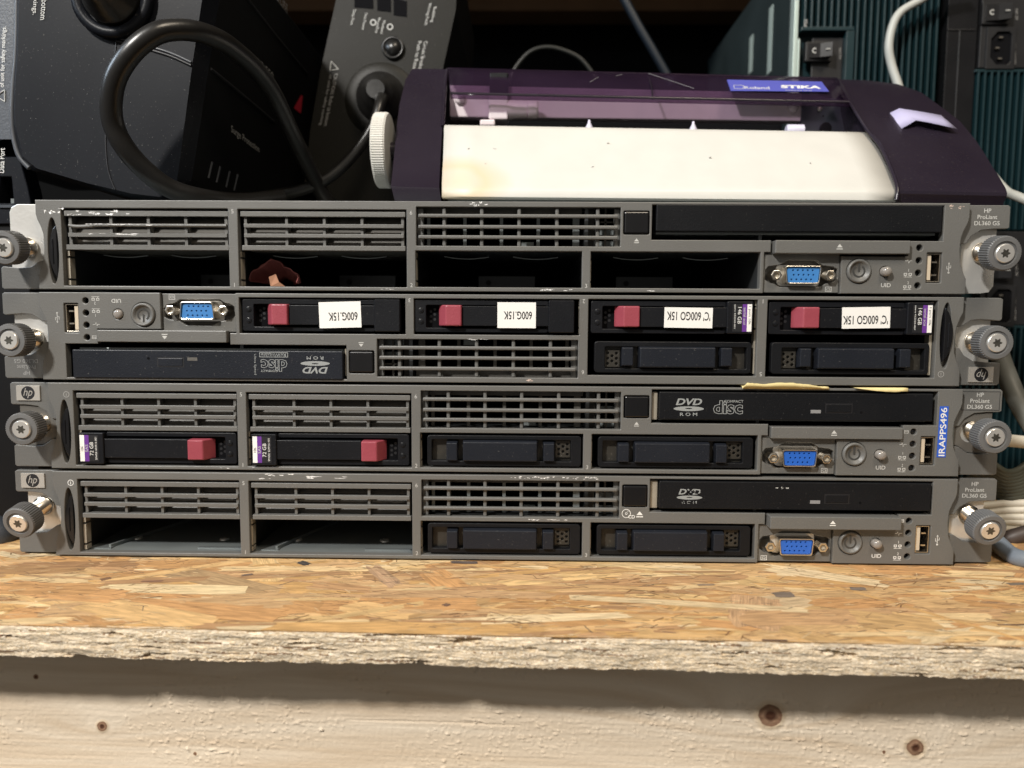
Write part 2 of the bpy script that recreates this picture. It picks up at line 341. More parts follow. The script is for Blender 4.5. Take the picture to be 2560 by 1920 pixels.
def make_optical(root, kind):
    d = MB(); B = M['black'] if kind != 'rw' else M['blue_black']
    x0, x1, z0, z1 = {'blank': (294.3, 427.3, 28.6, 41.0), 'dvd': (295.8, 425.6, 26.6, 39.9), 'worn': (296.7, 427.0, 26.6, 40.1), 'rw': (294.0, 424.6, 27.4, 41.0)}[kind]
    d.box(x0, x1, -0.9 if kind != 'blank' else -0.2, 4, z0, z1, B)
    d.box(x0+0.5, x1-0.5, 4.0, 120, z0-1, z1-0.6, M['bay'])
    if kind != 'blank': d.box(292.7, x0-0.3, 2.2, 5, 26, 39.6, M['gold'])
    nm = 'optical_drive' if kind != 'blank' else 'drive_bay_cover'
    o = P(nm, d, root, 0.4, {'blank': 'plain black blanking cover', 'worn': 'optical drive with half worn off logo'}.get(kind))
    if kind == 'blank': return o
    dz = {'dvd': 0, 'worn': -0.4, 'rw': 0.6}[kind]; bx = {'dvd': 375.1, 'worn': 376.5, 'rw': 371}[kind]
    b = MB(); b.box(bx, bx+12 - (1 if kind == 'worn' else 0), -1.15, 0, 30.6+dz, 34.6+dz, B); child('eject_button', b, o, 0.3)
    g = MB(); g.box(bx-0.5, bx+12.5- (1 if kind == 'worn' else 0), -0.95, 0, 30.2+dz, 35.0+dz, M['ink']); child('button_gap', g, o, 0)
    l = MB(); lx = bx-7.3 if kind != 'rw' else bx-7; l.box(lx, lx+4.8, -1.0, 0, 30.2+dz+(3 if kind=='rw' else 0)*0, 31.8+dz, M['led'] if kind != 'rw' else M['graydark']); child('indicator_light', l, o, 0)
    p = MB(); p.cyl((bx+16.7, 30.8+dz), 0.65, -0.96, -0.5, M['void'], 14); child('pin_hole', p, o, 0)
    t = MB(); y = -0.97; pm = M['logo']
    if kind == 'dvd':
        dvd_logo(t, 309.8, 32.6, y, pm); t2 = MB(); cd_logo(t2, 328.5, 32.6, y, pm); child('logo_print', t2, o, 0)
    elif kind == 'worn':
        dvd_logo(t, 311.2, 32.8, y, pm, 0.86)
        rnd = random.Random(11)
        scuff(t, 305, 318, 29.8, 1.6, y-0.02, B, 14, rnd); scuff(t, 305, 318, 34.6, 2.6, y-0.02, B, 8, rnd); scuff(t, 352, 358, 37, 1.6, y, M['print'], 6, rnd)
    else:
        dvd_logo(t, 307.2, 34.0, y, pm, 0.98); 
        child('logo_print', t, o, 0); t = MB(); cd_logo(t, 327.0, 34.3, y, pm, 0.9); t.text('ReWritable', 327.2, 29.3, y, 1.5, pm, w=12)
        fr = [(320.2, 28.1), (334.0, 28.1), (334.0, 30.5), (320.2, 30.5)]
        t.plate(fr, [[(320.5, 28.4), (333.7, 28.4), (333.7, 30.2), (320.5, 30.2)]], y, y+0.05, 0.01, pm)
        t.text('Ultra Speed', 336.2, 34.0, y, 1.3, pm, rot=-math.pi/2*-1, w=10)
    child('logo_print', t, o, 0)
    return o
def make_thumbscrew(root, x, z, dx=0, dz=0, ext=0, spin=0):
    # hangs from the ear plate at y=6 and leans by (dx, dz) over its length
    o = Vector((x+TR, 6, z)); ax = Vector((dx, -17.5-ext, dz)).normalized(); Lk = (Vector((dx, -17.5-ext, dz))).length
    r = bpy.data.objects.new('thumbscrew', None); COL.objects.link(r); r.parent = root; r.location = o*MM; r.empty_display_size = 0.005
    a = MB(); a.lathe([(4.9, 0.0), (4.9, 1.2), (4.0, 1.3), (4.0, Lk-9.6), (3.5, Lk-9.4), (3.5, Lk-8)], (0, 0, 0), ax, M['nickel'], 28); a.obj('shaft', r, 0)
    k = MB()
    k.lathe([(4.2, Lk-8.6), (7.2, Lk-8.4), (7.9, Lk-7.6), (7.9, Lk-1.0), (7.3, Lk-0.35), (5.6, Lk-0.2), (5.5, Lk-0.2), (5.3, Lk-1.0), (4.3, Lk-1.0)], (0, 0, 0), ax, M['knob'], gear=(44, 0.38, (2, 3)))
    k.obj('knob', r, 0)
    h = MB(); h.lathe([(4.3, Lk-1.4), (4.3, Lk-0.25), (3.95, Lk+0.05)], (0, 0, 0), ax, M['screw'], 32)
    c = ax*(Lk+0.07); e1 = ax.cross(Vector((0, 0, 1))).normalized(); e2 = ax.cross(e1)
    vs = []; n = 12
    for i in range(n*2):
        an = 2*math.pi*i/(n*2)+spin; rr = 1.75+0.5*math.cos(6*an)
        vs.append(c+e1*(rr*math.cos(an))+e2*(rr*math.sin(an)))
    h.add(vs, [tuple(range(len(vs)))], M['knobslot'])
    h.obj('screw_head', r, 0)
    return r
M['knobslot'] = mat('screw_recess_metal', (0.12, 0.115, 0.10), 0.45, 0.8, var=0.5, vscale=900)
def mir(p): return [(440-x, z) for x, z in p][::-1]
def make_ear(root, side, top, bottom, badge, boxed=False):
    # measured for the left ear; right ear mirrors it
    f = (lambda p: p) if side == 'L' else mir
    e = MB(); G = M['gray']
    e.plate(f([(-17, 4), (-15, 1.2), (-11, 0.6), (2, 0.6), (2, 41), (-13, 41), (-16, 39.5), (-17, 37)]), [], 6.5, 8.0, 0.2, M['steel'])
    ear = P('mounting_ear', e, root, 0)
    if top:
        t = MB(); t.plate(f([(-21, 31.5), (-20.2, 30.9), (-14, 30.8), (-8, 30.2), (-3.5, 27.5), (-1.2, 24), (2.2, 23.5), (2.2, 41.8), (-20, 41.8), (-21, 41)]), [], 3.6, 6.4, 0.35, G)
        child('ear_cover', t, ear, 0)
    if bottom:
        t = MB(); t.plate(f([(-20.5, 0.8), (-19.5, 0.1), (2.2, 0.1), (2.2, 14.2), (-1.5, 13.8), (-6, 10.8), (-11, 10.3), (-19.5, 11), (-20.5, 10.2)]), [], 3.6, 6.4, 0.35, G)
        child('ear_cover', t, ear, 0)
        if bottom == 2:
            t = MB(); t.plate(f([(-17.4, 10.8), (-11, 10.4), (-6, 11), (-1.5, 14), (2, 14.4), (2, 24), (-1.2, 24), (-3.5, 27.5), (-8, 30), (-17.4, 30.6)]), [f(circ(-7.5, 20.9, 5.2, 18))], 4.6, 6.4, 0.3, M['graydark'])
            child('ear_web', t, ear, 0)
    if badge == 'logo':
        cx = 0
        x0, x1 = (-17.6, -6.0); z0, z1 = (33.0, 40.3)
        if side == 'R': x0, x1 = 440-x1, 440-x0
        b = MB(); b.box(x0, x1, 2.9, 3.7, z0, z1, M['badge']); cx, cz = (x0+x1)/2, (z0+z1)/2
        b.cyl((cx, cz), 3.35, 2.86, 2.95, M['ink'], 32)
        b.text('hp', cx, cz-0.1, 2.82, 5.0, M['badge'], w=4.6, shear=0.35, off=0.0)
        child('maker_badge', b, ear, 0.15)
    elif badge:
        x = 450.3 if side == 'R' else -10.3
        t = MB()
        if boxed:
            q = f([(-19.8, 31.7), (-1.5, 31.7), (-1.5, 40.8), (-19.8, 40.8)]); 
            t.plate(q, [[(a+(0.18 if a < x else -0.18), c+(0.18 if c < 36 else -0.18)) for a, c in q]], 3.5, 3.62, 0.02, M['ink'])
        pm = M['print'] if badge == 1 else M['printd']
        t.text('HP', x, 39.2, 3.52, 2.0, pm, w=3.3, off=0.012); t.text('ProLiant', x, 36.3, 3.52, 1.95, pm, w=9.2, off=0.012); t.text('DL360 G5', x, 33.4, 3.52, 2.0, pm, w=11.8, off=0.012)
        child('printed_lettering', t, ear, 0)
    return ear
def tri(mb, x, z, y, s, m, gap=1.0):
    mb.add([(x-1.4*s, y, z-0.2*s), (x+1.4*s, y, z-0.2*s), (x, y, z+1.5*s)], [(0,1,2)], m)
    mb.add([(x-1.5*s, y, z-1.2*s), (x+1.5*s, y, z-1.2*s), (x+1.5*s, y, z-0.75*s), (x-1.5*s, y, z-0.75*s)], [(0,1,2,3)], m)
def ringf(mb, x, z, y, r0, r1, m, n=24, a0=0, a1=360):
    vs = []
    for i in range(n+1):
        a = math.radians(a0+(a1-a0)*i/n); vs += [(x+r0*math.cos(a), y, z+r0*math.sin(a)), (x+r1*math.cos(a), y, z+r1*math.sin(a))]
    mb.add(vs, [(2*i, 2*i+1, 2*i+3, 2*i+2) for i in range(n)], m)
def netglyph(mb, x, z, y, m, n):
    for dx in (-1.1, 1.1):
        mb.plate([(x+dx-0.75, z-0.6), (x+dx+0.75, z-0.6), (x+dx+0.75, z+0.6), (x+dx-0.75, z+0.6)], [[(x+dx-0.45, z-0.3), (x+dx+0.45, z-0.3), (x+dx+0.45, z+0.3), (x+dx-0.45, z+0.3)]], y, y+0.04, 0.005, m)
        mb.box(x+dx-0.1, x+dx+0.1, y, y+0.04, z-1.2, z-0.6, m)
    mb.box(x-1.9, x+1.9, y, y+0.04, z-1.35, z-1.15, m)
    mb.text(n, x+0.3, z+1.9, y, 1.3, m)

def bezel_outline():
    L = [(0, 42.1), (0, 35.5), (0.6, 33), (2.2, 29.5), (3.2, 26), (3.5, 20), (2.8, 14), (1.2, 9.5), (0, 7), (0, 0)]
    Rr = [(440, 0), (440, 7), (438.8, 9.5), (437.0, 14), (436.3, 20), (436.6, 26), (437.6, 29), (439.4, 33), (440, 35.5), (440, 42.1)]
    notch = [(345.3, 0), (345.3, 19.1), (348.3, 19.1), (348.3, 24.6), (292.3, 24.6), (292.3, 40.9), (428.2, 40.9), (428.2, 24.6), (412.4, 24.6), (412.4, 17.4), (381.5, 17.4), (381.5, 0)]
    return L+notch+Rr
def make_server(row, cfg):
    ox = [-1.93, -2.17, -0.11, 0][row-1]; k = 4-row
    if cfg['flip']:
        root = empty('rack_server', (ox, 0, k*PIT+H), cfg['label'], 'server', 'rack servers stacked on the shelf', (0, math.pi, 0))
    else:
        root = empty('rack_server', (ox, 0, k*PIT), cfg['label'], 'server', 'rack servers stacked on the shelf')
    G = M['gray']
    # bezel
    b = MB()
    full = cfg['bays56'] == 'drives'
    slot = [(7.6+2.7*math.cos(t)*(1 if math.cos(t) > 0 else 0.9), 18.2+15.6*math.sin(t)) for t in [2*math.pi*i/28 for i in range(28)]]
    holes = [rrect(12.2, 92, 1.7, 38.3, 0.3), rrect(96.6, 176.7, 1.8, 38.1, 0.3), rrect(181.3, 277.6, 21.4, 39.5, 0.3),
             rrect(180.9, 259.8, 2.0, 19.1, 0.3), rrect(263.8, 343.6, 2.0, 19.1, 0.3), rrect(278.9, 291.2, 27.0, 38.0, 0.8), slot,
             rrect(421.2, 428.3, 5.2, 19.3, 0.5), circ(389.8, 10.5, 5.9, 32), circ(402, 10.3, 2.6, 20)]
    holes += [circ(417.6, zz, 1.5, 18) for zz in (21.5, 15.6, 9.8, 3.9)]
    b.plate(bezel_outline(), holes, 0, 4.2, 0.35, G)
    rnd = random.Random(row*5)
    if row == 4:
        scuff(b, 222, 266, 41.0, 1.2, -0.04, M['scuff'], 34, rnd); scuff(b, 104, 120, 41.2, 1.0, -0.04, M['scuff'], 8, rnd); scuff(b, 124, 146, 40.2, 1.2, -0.04, M['scuff'], 5, rnd); scuff(b, 226, 252, 20.2, 0.8, -0.04, M['scuff'], 7, rnd)
        scuff(b, 100, 110, 39.4, 0.8, -0.04, M['scuff'], 4, rnd)
    if row == 1:
        scuff(b, 206, 214, 40.8, 1.8, -0.04, M['scuff'], 7, rnd); scuff(b, 238, 254, 0.9, 1.0, -0.04, M['scuff'], 9, rnd); scuff(b, 430, 437, 40.2, 1.6, -0.04, M['scrapw'], 7, rnd)
        scuff(b, 288, 292, 0.9, 0.7, -0.04, M['scuff'], 2, rnd); scuff(b, 163, 170, 0.9, 0.6, -0.04, M['scuff'], 3, rnd); scuff(b, 3, 14, 37, 4, -0.04, M['scuff'], 5, rnd)
    if row == 2: scuff(b, 200, 206, 40.7, 1.2, -0.04, M['scrapw'], 3, rnd); scuff(b, 220, 232, 21.2, 0.6, -0.04, M['scuff'], 5, rnd)
    if row == 3: scuff(b, 83, 87, 0.8, 0.6, -0.04, M['scuff'], 3, rnd); scuff(b, 96, 99, 1.3, 0.6, -0.04, M['scuff'], 2, rnd)
    bz = P('bezel', b, root)
    pm = M['printb'] if row == 4 else M['print']
    y = -0.05
    for s, x, z in (('5', 94.2, 37.0), ('1', 94.3, 2.5), ('6', 178.9, 36.7), ('2', 178.9, 2.9), ('3', 261.8, 2.9)):
        t = MB(); t.text(s, x, z, y, 1.9, M['print']); child('bay_number', t, bz)
    if row in (1, 2): t = MB(); t.text('4', 346.6, 3.6, y+2.0, 1.9, M['print']); child('bay_number', t, bz)
    t = MB(); tri(t, 285.2 if row != 4 else 287.5, 24.0 if row != 4 else 23.3, y, 0.8 if row != 4 else 1.1, pm); child('eject_symbol', t, bz)
    if row == 4:
        t = MB(); ringf(t, 281.0, 23.8, y, 1.9, 2.2, pm); ringf(t, 281.0, 23.8, y, 0.35, 0.6, pm, 12)
        t.text('CD', 283.6, 22.2, y-0.02, 1.7, pm, off=0.02)
        for q in range(3): t.box(281.4+q*0.5, 281.5+q*0.5, y, y+0.03, 24.6, 25.4-q*0.2, pm)
        child('disc_symbol', t, bz)
    if row != 1:
        im = pm if row == 4 else M['printd']
        t = MB(); ringf(t, 9.0, 36.4, y, 1.2, 1.5, im); t.text('i', 9.0, 36.4, y, 1.5, im, off=0.02); child('information_symbol', t, bz)
    t = MB(); t.text('UID', 402.7, 4.0, y, 1.9, pm, w=4.6, off=0.01); child('button_lettering', t, bz)
    nx = 412.7
    for nz_, nn_ in ((3.3, '2'), (9.1, '1')):
        t = MB(); netglyph(t, nx, nz_, y, pm, nn_); child('network_symbol', t, bz)
    t = MB(); t.add([(nx+a, y, 15.4+c) for a, c in ((-1.6, 0), (-0.7, 0), (-0.3, 0.9), (0.2, -0.9), (0.6, 0.1), (1.8, 0.1), (1.8, -0.1), (0.7, -0.1), (0.2, -1.3), (-0.3, 0.4), (-0.5, -0.2), (-1.6, -0.2))], [tuple(range(12))], pm); child('health_symbol', t, bz)
    if row != 1:
        t = MB(); t.plate([(nx+0.3, 20.7), (nx+2.4, 20.7), (nx+2.4, 22.2), (nx+0.3, 22.2)], [[(nx+0.5, 20.9), (nx+2.2, 20.9), (nx+2.2, 22), (nx+0.5, 22)]], y, y+0.04, 0.005, pm); t.box(nx+0.7, nx+2, y, y+0.04, 21.4, 21.6, pm); child('drive_symbol', t, bz)
    if row != 3:   # usb trident
        t = MB(); ux, uz = 431.6, 12.2
        t.box(ux-0.12, ux+0.12, y, y+0.04, uz-2.2, uz+2.0, pm); t.cyl((ux, uz-2.2), 0.45, y, y+0.04, pm, 12); t.add([(ux-0.45, y, uz+1.7), (ux+0.45, y, uz+1.7), (ux, y, uz+2.6)], [(0,1,2)], pm)
        t.box(ux-1.0, ux-0.8, y, y+0.04, uz-0.4, uz+0.9, pm); t.box(ux+0.8, ux+1.0, y, y+0.04, uz+0.1, uz+1.2, pm); t.box(ux-1.0, ux, y, y+0.04, uz-0.6, uz-0.4, pm); t.box(ux, ux+1.0, y, y+0.04, uz-0.1, uz+0.1, pm)
        child('usb_symbol', t, bz)
    sl = MB(); pts = [(9.4, 17.8+14.0*(1-2*i/10)) for i in range(11)]+[(9.4-0.6-4.0*math.sin(math.pi*i/12)**0.8, 17.8-14.0+28.0*i/12) for i in range(1, 12)]
    sl.prism(pts, 0.5 if row != 2 else -1.4, 5.0, M['slot'], 0.10); sl.box(7.0, 7.6, 0.1 if row != 2 else -1.8, 1.2, 12, 24, M['black'])
    bk_ = MB(); bk_.box(3.4, 11.2, 3.3, 4.0, 1.5, 34.5, M['gray']); child('tab_recess', bk_, bz, 0)
    child('pull_tab', sl, bz, 0.4)
    # recessed port panel
    v = MB(); vz = 1.6
    well = [(346.3, 10.8), (346.5, 6.4), (349, 4.8), (351.5, 4.4), (353.5, 3.0), (372.8, 3.2), (375, 4.6), (379.3, 5.8), (380.7, 7.6), (380.6, 11.4), (378.5, 12.6), (373.5, 13.2), (370.2, 15.4), (357.6, 15.6), (353.2, 13.4), (348, 12.6)]
    v.plate([(345.5, 0.3), (381.3, 0.3), (381.3, 18.6), (345.5, 18.6)], [well], vz, 4.0, 0.3, G); v.box(345.5, 381.3, 5.6, 6.2, 0.5, 18.5, M['graydark'])
    pp = P('port_panel', v, root)
    mi = MB(); mx, mz = (376.5, 2.0) if row != 4 else (348.8, 2.0)
    mi.plate([(mx-1.5, mz-1.2), (mx+1.5, mz-1.2), (mx+1.5, mz+1.2), (mx-1.5, mz+1.2)], [[(mx-1.25, mz-0.95), (mx+1.25, mz-0.95), (mx+1.25, mz+0.95), (mx-1.25, mz+0.95)]], vz-0.06, vz, 0.01, pm)
    mi.plate(rrect(mx-0.8, mx+0.8, mz-0.5, mz+0.5, 0.2, 2), [rrect(mx-0.6, mx+0.6, mz-0.32, mz+0.32, 0.1, 2)], vz-0.06, vz, 0.01, pm)
    child('monitor_symbol', mi, pp)
    # vga
    cx, cz = 363.3, 8.5
    def dshape(w, w2, h, r=1.1, n=4):
        pts = [(cx-w/2, cz+h/2), (cx+w/2, cz+h/2), (cx+w2/2, cz-h/2), (cx-w2/2, cz-h/2)]
        out = []
        for i in range(4):
            p = Vector(pts[i]); a = (Vector(pts[i-1])-p).normalized(); c = (Vector(pts[(i+1) % 4])-p).normalized()
            for j in range(n+1):
                tt = j/n; q = p+a*r*(1-tt)**2+c*r*tt**2; out.append((q.x, q.y))
        return out
    vg = MB(); vg.plate(dshape(17.0, 15.4, 8.4), [dshape(15.9, 14.3, 7.3)], -1.8, 5.4, 0.2, M['nickel']); vg.plate(dshape(22, 20, 10, 2), [], 4.6, 5.6, 0.1, M['steel'])
    vga = P('video_port', vg, root)
    bl = MB(); bm = M['blue2'] if row <= 2 else M['blue']
    pins = [(cx-4.6+i*2.3+(1.0 if j == 1 else 0)-(0.6 if j else 0), cz+2.2-j*2.15) for j in range(3) for i in range(5)]
    bl.plate(dshape(15.7, 14.1, 7.1), [circ(px, pz, 0.42, 8) for px, pz in pins], -1.0, 3.5, 0.1, bm); bl.box(cx-6.5, cx+6.5, 1.0, 3.6, cz-3.2, cz+3.2, M['ink'])
    child('socket_insert', bl, vga)
    for nxx in (350.9, 376.2):
        n = MB(); hexp = circ(nxx, 8.4, 2.65, 6); n.plate(hexp, [circ(nxx, 8.4, 1.25, 14)], -1.6, 5.4, 0.3, M['nickel']); n.cyl((nxx, 8.4), 1.25, -0.2, 2, M['gold'], 14)
        child('hex_nut', n, vga)
    # power button
    pb = MB(); pc = (389.8, 10.5)
    pb.lathe([(5.6, 3.5), (5.6, -0.6), (5.0, -1.1), (4.4, -0.9), (4.1, -0.1), (0.01, 0.2)], (pc[0], 0, pc[1]), (0, 1, 0), M['gray'], 40)
    pw = P('power_button', pb, root)
    ps = MB(); ringf(ps, pc[0], pc[1], -0.12, 2.2, 3.0, M['knobslot2'], 24, 125, 415); ps.add([(pc[0]-0.4, -0.16, pc[1]-0.2), (pc[0]+0.4, -0.16, pc[1]-0.2), (pc[0]+0.4, -0.16, pc[1]+3.6), (pc[0]-0.4, -0.16, pc[1]+3.6)], [(0,1,2,3)], M['knobslot2'])
    child('power_symbol', ps, pw)
    u = MB(); u.lathe([(2.3, 3.5), (2.3, -2.0), (1.9, -2.9), (1.0, -3.3), (0.01, -3.4)] if row != 2 else [(2.3, 3.5), (2.3, -0.3), (1.9, -0.9), (1.0, -1.2), (0.01, -1.3)], (402, 0, 10.3), (0, 1, 0), M['lens'], 24); P('identification_button', u, root)
    for zz in (21.5, 15.6, 9.8, 3.9):
        l = MB(); l.lathe([(1.45, 3.5), (1.45, 1.4), (0.9, 0.9), (0.01, 0.8)] if row == 3 else [(1.45, 3.5), (1.45, 2.6), (0.01, 2.4)], (417.6, 0, zz), (0, 1, 0), M['slot'], 18); P('indicator_light', l, root)
    us = MB(); us.plate(rrect(421.6, 428.0, 5.6, 18.9, 0.3), [rrect(422.0, 427.6, 6.0, 18.5, 0.2)], 0.9, 9, 0.12, M['nickel']); us.box(422, 427.6, 8, 9, 6, 18.5, M['usbin'])
    usb = P('usb_port', us, root)
    to = MB(); to.box(422.1, 424.0, 1.5, 8, 6.6, 17.9, M['tongue']); to.box(424.9, 427.0, 2.0, 2.5, 14.6, 15.3, M['nickel']); to.box(424.9, 427.0, 2.0, 2.5, 8.6, 9.3, M['nickel']); child('tongue', to, usb)
    # pull-out tray and eject button
    tr = MB(); hh = {1: (18.3, 24.4, -3.2), 2: (17.9, 23.6, -1.8), 3: (17.9, 23.6, -1.8), 4: (18.0, 24.2, -4.6)}[row]
    tr.box(349.3, 411.7, hh[2], 4.4, hh[0], hh[1], G); trr = P('pull_out_tray', tr, root, 0.4)
    ts = MB(); tri(ts, 379.0, (hh[0]+hh[1])/2+0.0, hh[2]-0.06, 0.95, pm); child('eject_symbol', ts, trr)
    eb = MB(); eb.box(279.4, 290.7, -0.7, 4, 27.5, 37.5, M['slot']); eb.box(279.0, 291.1, 2.6, 4, 27.0, 38.0, M['ink']); P('drive_release_button', eb, root, 0.6)
    # chassis
    c = MB(); Bm = M['bay']
    c.box(1, 439, 4.4, 480, 41.2, 42.0, Bm); c.box(1, 439, 4.4, 480, 0.5, 1.5, Bm); c.box(0.6, 1.4, 4.4, 480, 0.5, 42, Bm); c.box(438.6, 439.4, 4.4, 480, 0.5, 42, Bm); c.box(1, 439, 479, 480, 0.5, 42, Bm)
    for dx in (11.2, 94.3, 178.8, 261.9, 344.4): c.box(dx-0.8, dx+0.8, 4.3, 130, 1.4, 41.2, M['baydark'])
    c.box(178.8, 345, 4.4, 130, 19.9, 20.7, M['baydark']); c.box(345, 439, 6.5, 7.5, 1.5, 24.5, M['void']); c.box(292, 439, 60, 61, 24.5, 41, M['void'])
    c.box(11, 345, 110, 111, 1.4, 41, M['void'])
    ch = P('chassis', c, root)
    for dx in (12.0, 95.1, 179.6, 262.7):
        g = MB(); top = 37 if full and dx < 100 else 18.4
        bx = dx+0.2 if dx > 170 else dx+0.8
        for z0, z1 in ((2.2, 4.4), (5.4, 15.0), (16.0, top)): g.box(bx, bx+1.3, 2.5, 6.5, z0, z1, M['gold'])
        child('latch_bracket', g, ch)
    if row == 4:
        for dx in (12, 96.5):
            g = MB(); g.box(dx+1.5, dx+12, 6, 34, 1.5, 2.0, M['baybr']); g.box(dx+55, dx+78, 8, 10, 1.5, 2.1, M['baybr']); g.cyl((dx+66, 3), 0.1, 20, 21, M['baybr'], 8)
            g.hexa([(dx+10, 8, 1.6), (dx+11, 8, 1.6), (dx+30, 60, 1.6), (dx+29, 60, 1.6), (dx+10, 8, 3.2), (dx+11, 8, 3.2), (dx+30, 60, 3.2), (dx+29, 60, 3.2)], M['bay'])
            for q in (16, 62): g.lathe([(2.6, 0), (2.4, 0.7), (1.3, 0.9), (0.01, 0.5)], (dx+q, 24, 1.5), (0, 0, 1), M['steel'], 18)
            child('guide_rail', g, ch)
    if row == 1:
        for dx in (12, 96.5, 181, 264):
            for a in (12, 46):
                sp = MB(); sp.tube([(dx+a, 14, 17.6), (dx+a+6, 14, 16.7), (dx+a+14, 14, 16.5), (dx+a+22, 14, 17.4)], 0.28, M['bay'], 6, 5); child('retaining_spring', sp, ch)
            cn = MB(); cn.box(dx+24, dx+58, 96, 109, 5, 13, M['baydark']); cn.cyl((dx+30, 9), 1.6, 95.5, 96.2, M['ink'], 14); child('drive_connector', cn, ch)
    # bays
    if full:
        for x in (14.4, 98.6):
            make_blank_flip(root, x, 21.8)
    else:
        make_cover(root, 13.6, cfg.get('scuffed', False)); make_cover(root, 97.8)
    for i, kind in enumerate(cfg['bays']):
        bx = (12.2, 96.6, 180.9, 263.8)[i]
        if kind == 'blank': make_blank(root, bx+3.2, 2.8)
        elif kind:
            dr = make_drive(root, bx+2.5, 2.7, kind if kind in ('72', '146') else 'plain')
            if kind == '146': make_sticker(dr, *cfg['st'][i][0], label=cfg['st'][i][1])
            elif kind == '600': make_sticker(dr, *cfg['st'][i][0], label=cfg['st'][i][1])
    make_vent(root, row); make_optical(root, cfg['optical'])
    for sd in 'LR':
        make_ear(root, sd, *cfg['ear'+sd])
    for s in cfg['screws']: make_thumbscrew(root, *s)
    if row == 3:
        l = MB(); q = [(429.3, 33.9), (433.5, 33.9), (433.3, 9.3), (429.1, 9.3)]
        l.add([(a, -0.15, c2) for a, c2 in q]+[(a, 0.02, c2) for a, c2 in q], [(0,1,2,3), (0,4,5,1), (1,5,6,2), (2,6,7,3), (3,7,4,0)], M['tape'])
        l.text('IRAPPS496', 431.3, 21.6, -0.2, 3.0, M['printb'], math.pi/2, w=23.4, off=0.012)
        P('label_tape', l, root)
    return root
def make_blank_flip(root, x, z):   # an upper-bay carrier, mirrored end for end
    n0 = len(bpy.data.objects)
    return make_blank(root, x, z)
M['scrapw'] = mat('pinkish_chipped_plastic', (0.6, 0.47, 0.40), 0.7)
M['knobslot2'] = mat('dark_grey_symbol', (0.05, 0.05, 0.048), 0.3)
M['lens'] = mat('translucent_grey_lens', (0.24, 0.22, 0.20), 0.15, coat=0.5)
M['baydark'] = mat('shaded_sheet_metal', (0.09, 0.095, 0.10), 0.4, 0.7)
M['baybr'] = mat('bright_sheet_metal', (0.20, 0.22, 0.225), 0.4, 0.6, var=0.2)

make_server(4, dict(flip=False, label='bottom server of the stack resting on the wooden shelf, two lower bays open and empty', bays56='covers', bays=[None, None, 'blank', 'blank'], optical='worn',
    earL=(True, 1, 'logo'), earR=(True, 1, 1), screws=[(-8.6, 23.5, -0.5, -4.2, 1.5, .2), (449.3, 23.6, 0.2, -3.4, 0, .5)]))
make_server(3, dict(flip=False, label='server third from the top with a blue name tape and two 72 GB drives', bays56='covers', bays=['72', '72', 'blank', 'blank'], optical='dvd',
    earL=(True, 2, 'logo'), earR=(True, 2, 1, True), screws=[(-7.0, 21.6, 0.5, -0.9, -0.5, .1), (449.3, 21.6, 0, -0.8, 0, .8)]))
make_server(2, dict(flip=True, label='upside down server holding four red buttoned drives with white paper stickers', bays56='drives', bays=['146', '146', '600', '600'], optical='rw',
    st={0: ((34.6, 57.2, 4.9, 14.9, "'C' 600GO 15K", 46.2, 11.0, 21, 4.2, 0.02), 'white sticker with slightly curled corner on the rightmost drive'), 1: ((118, 140.8, 5.6, 15.2, "'C' 600GO 15K", 129.4, 9.7, 20.5, 4.2, -0.01), None),
        2: ((201.6, 219.9, 3.6, 15.8, '600G.15K', 210.2, 9.8, 13.4, 3.8, 0.0), None), 3: ((284.9, 305, 3.8, 16.2, '600G.15K', 293.6, 10.8, 14, 4.0, 0.03), 'white sticker slightly tilted')},
    earL=(True, 1, 'logo'), earR=(True, 1, 2), screws=[(-9.6, 21.0, 0.3, 0.1, 0, .3), (447.2, 22.6, 0.4, 0.3, 0, .6)]))
make_server(1, dict(flip=False, label='top server of the stack with scratched upper left grille and four empty lower bays', bays56='covers', bays=[None]*4, optical='blank', scuffed=True,
    earL=(False, 1, None), earR=(True, False, 1), screws=[(-8.3, 20.2, 0, -1.8, 0, 0), (450.2, 19.8, 0, -1.8, 0, .4)]))

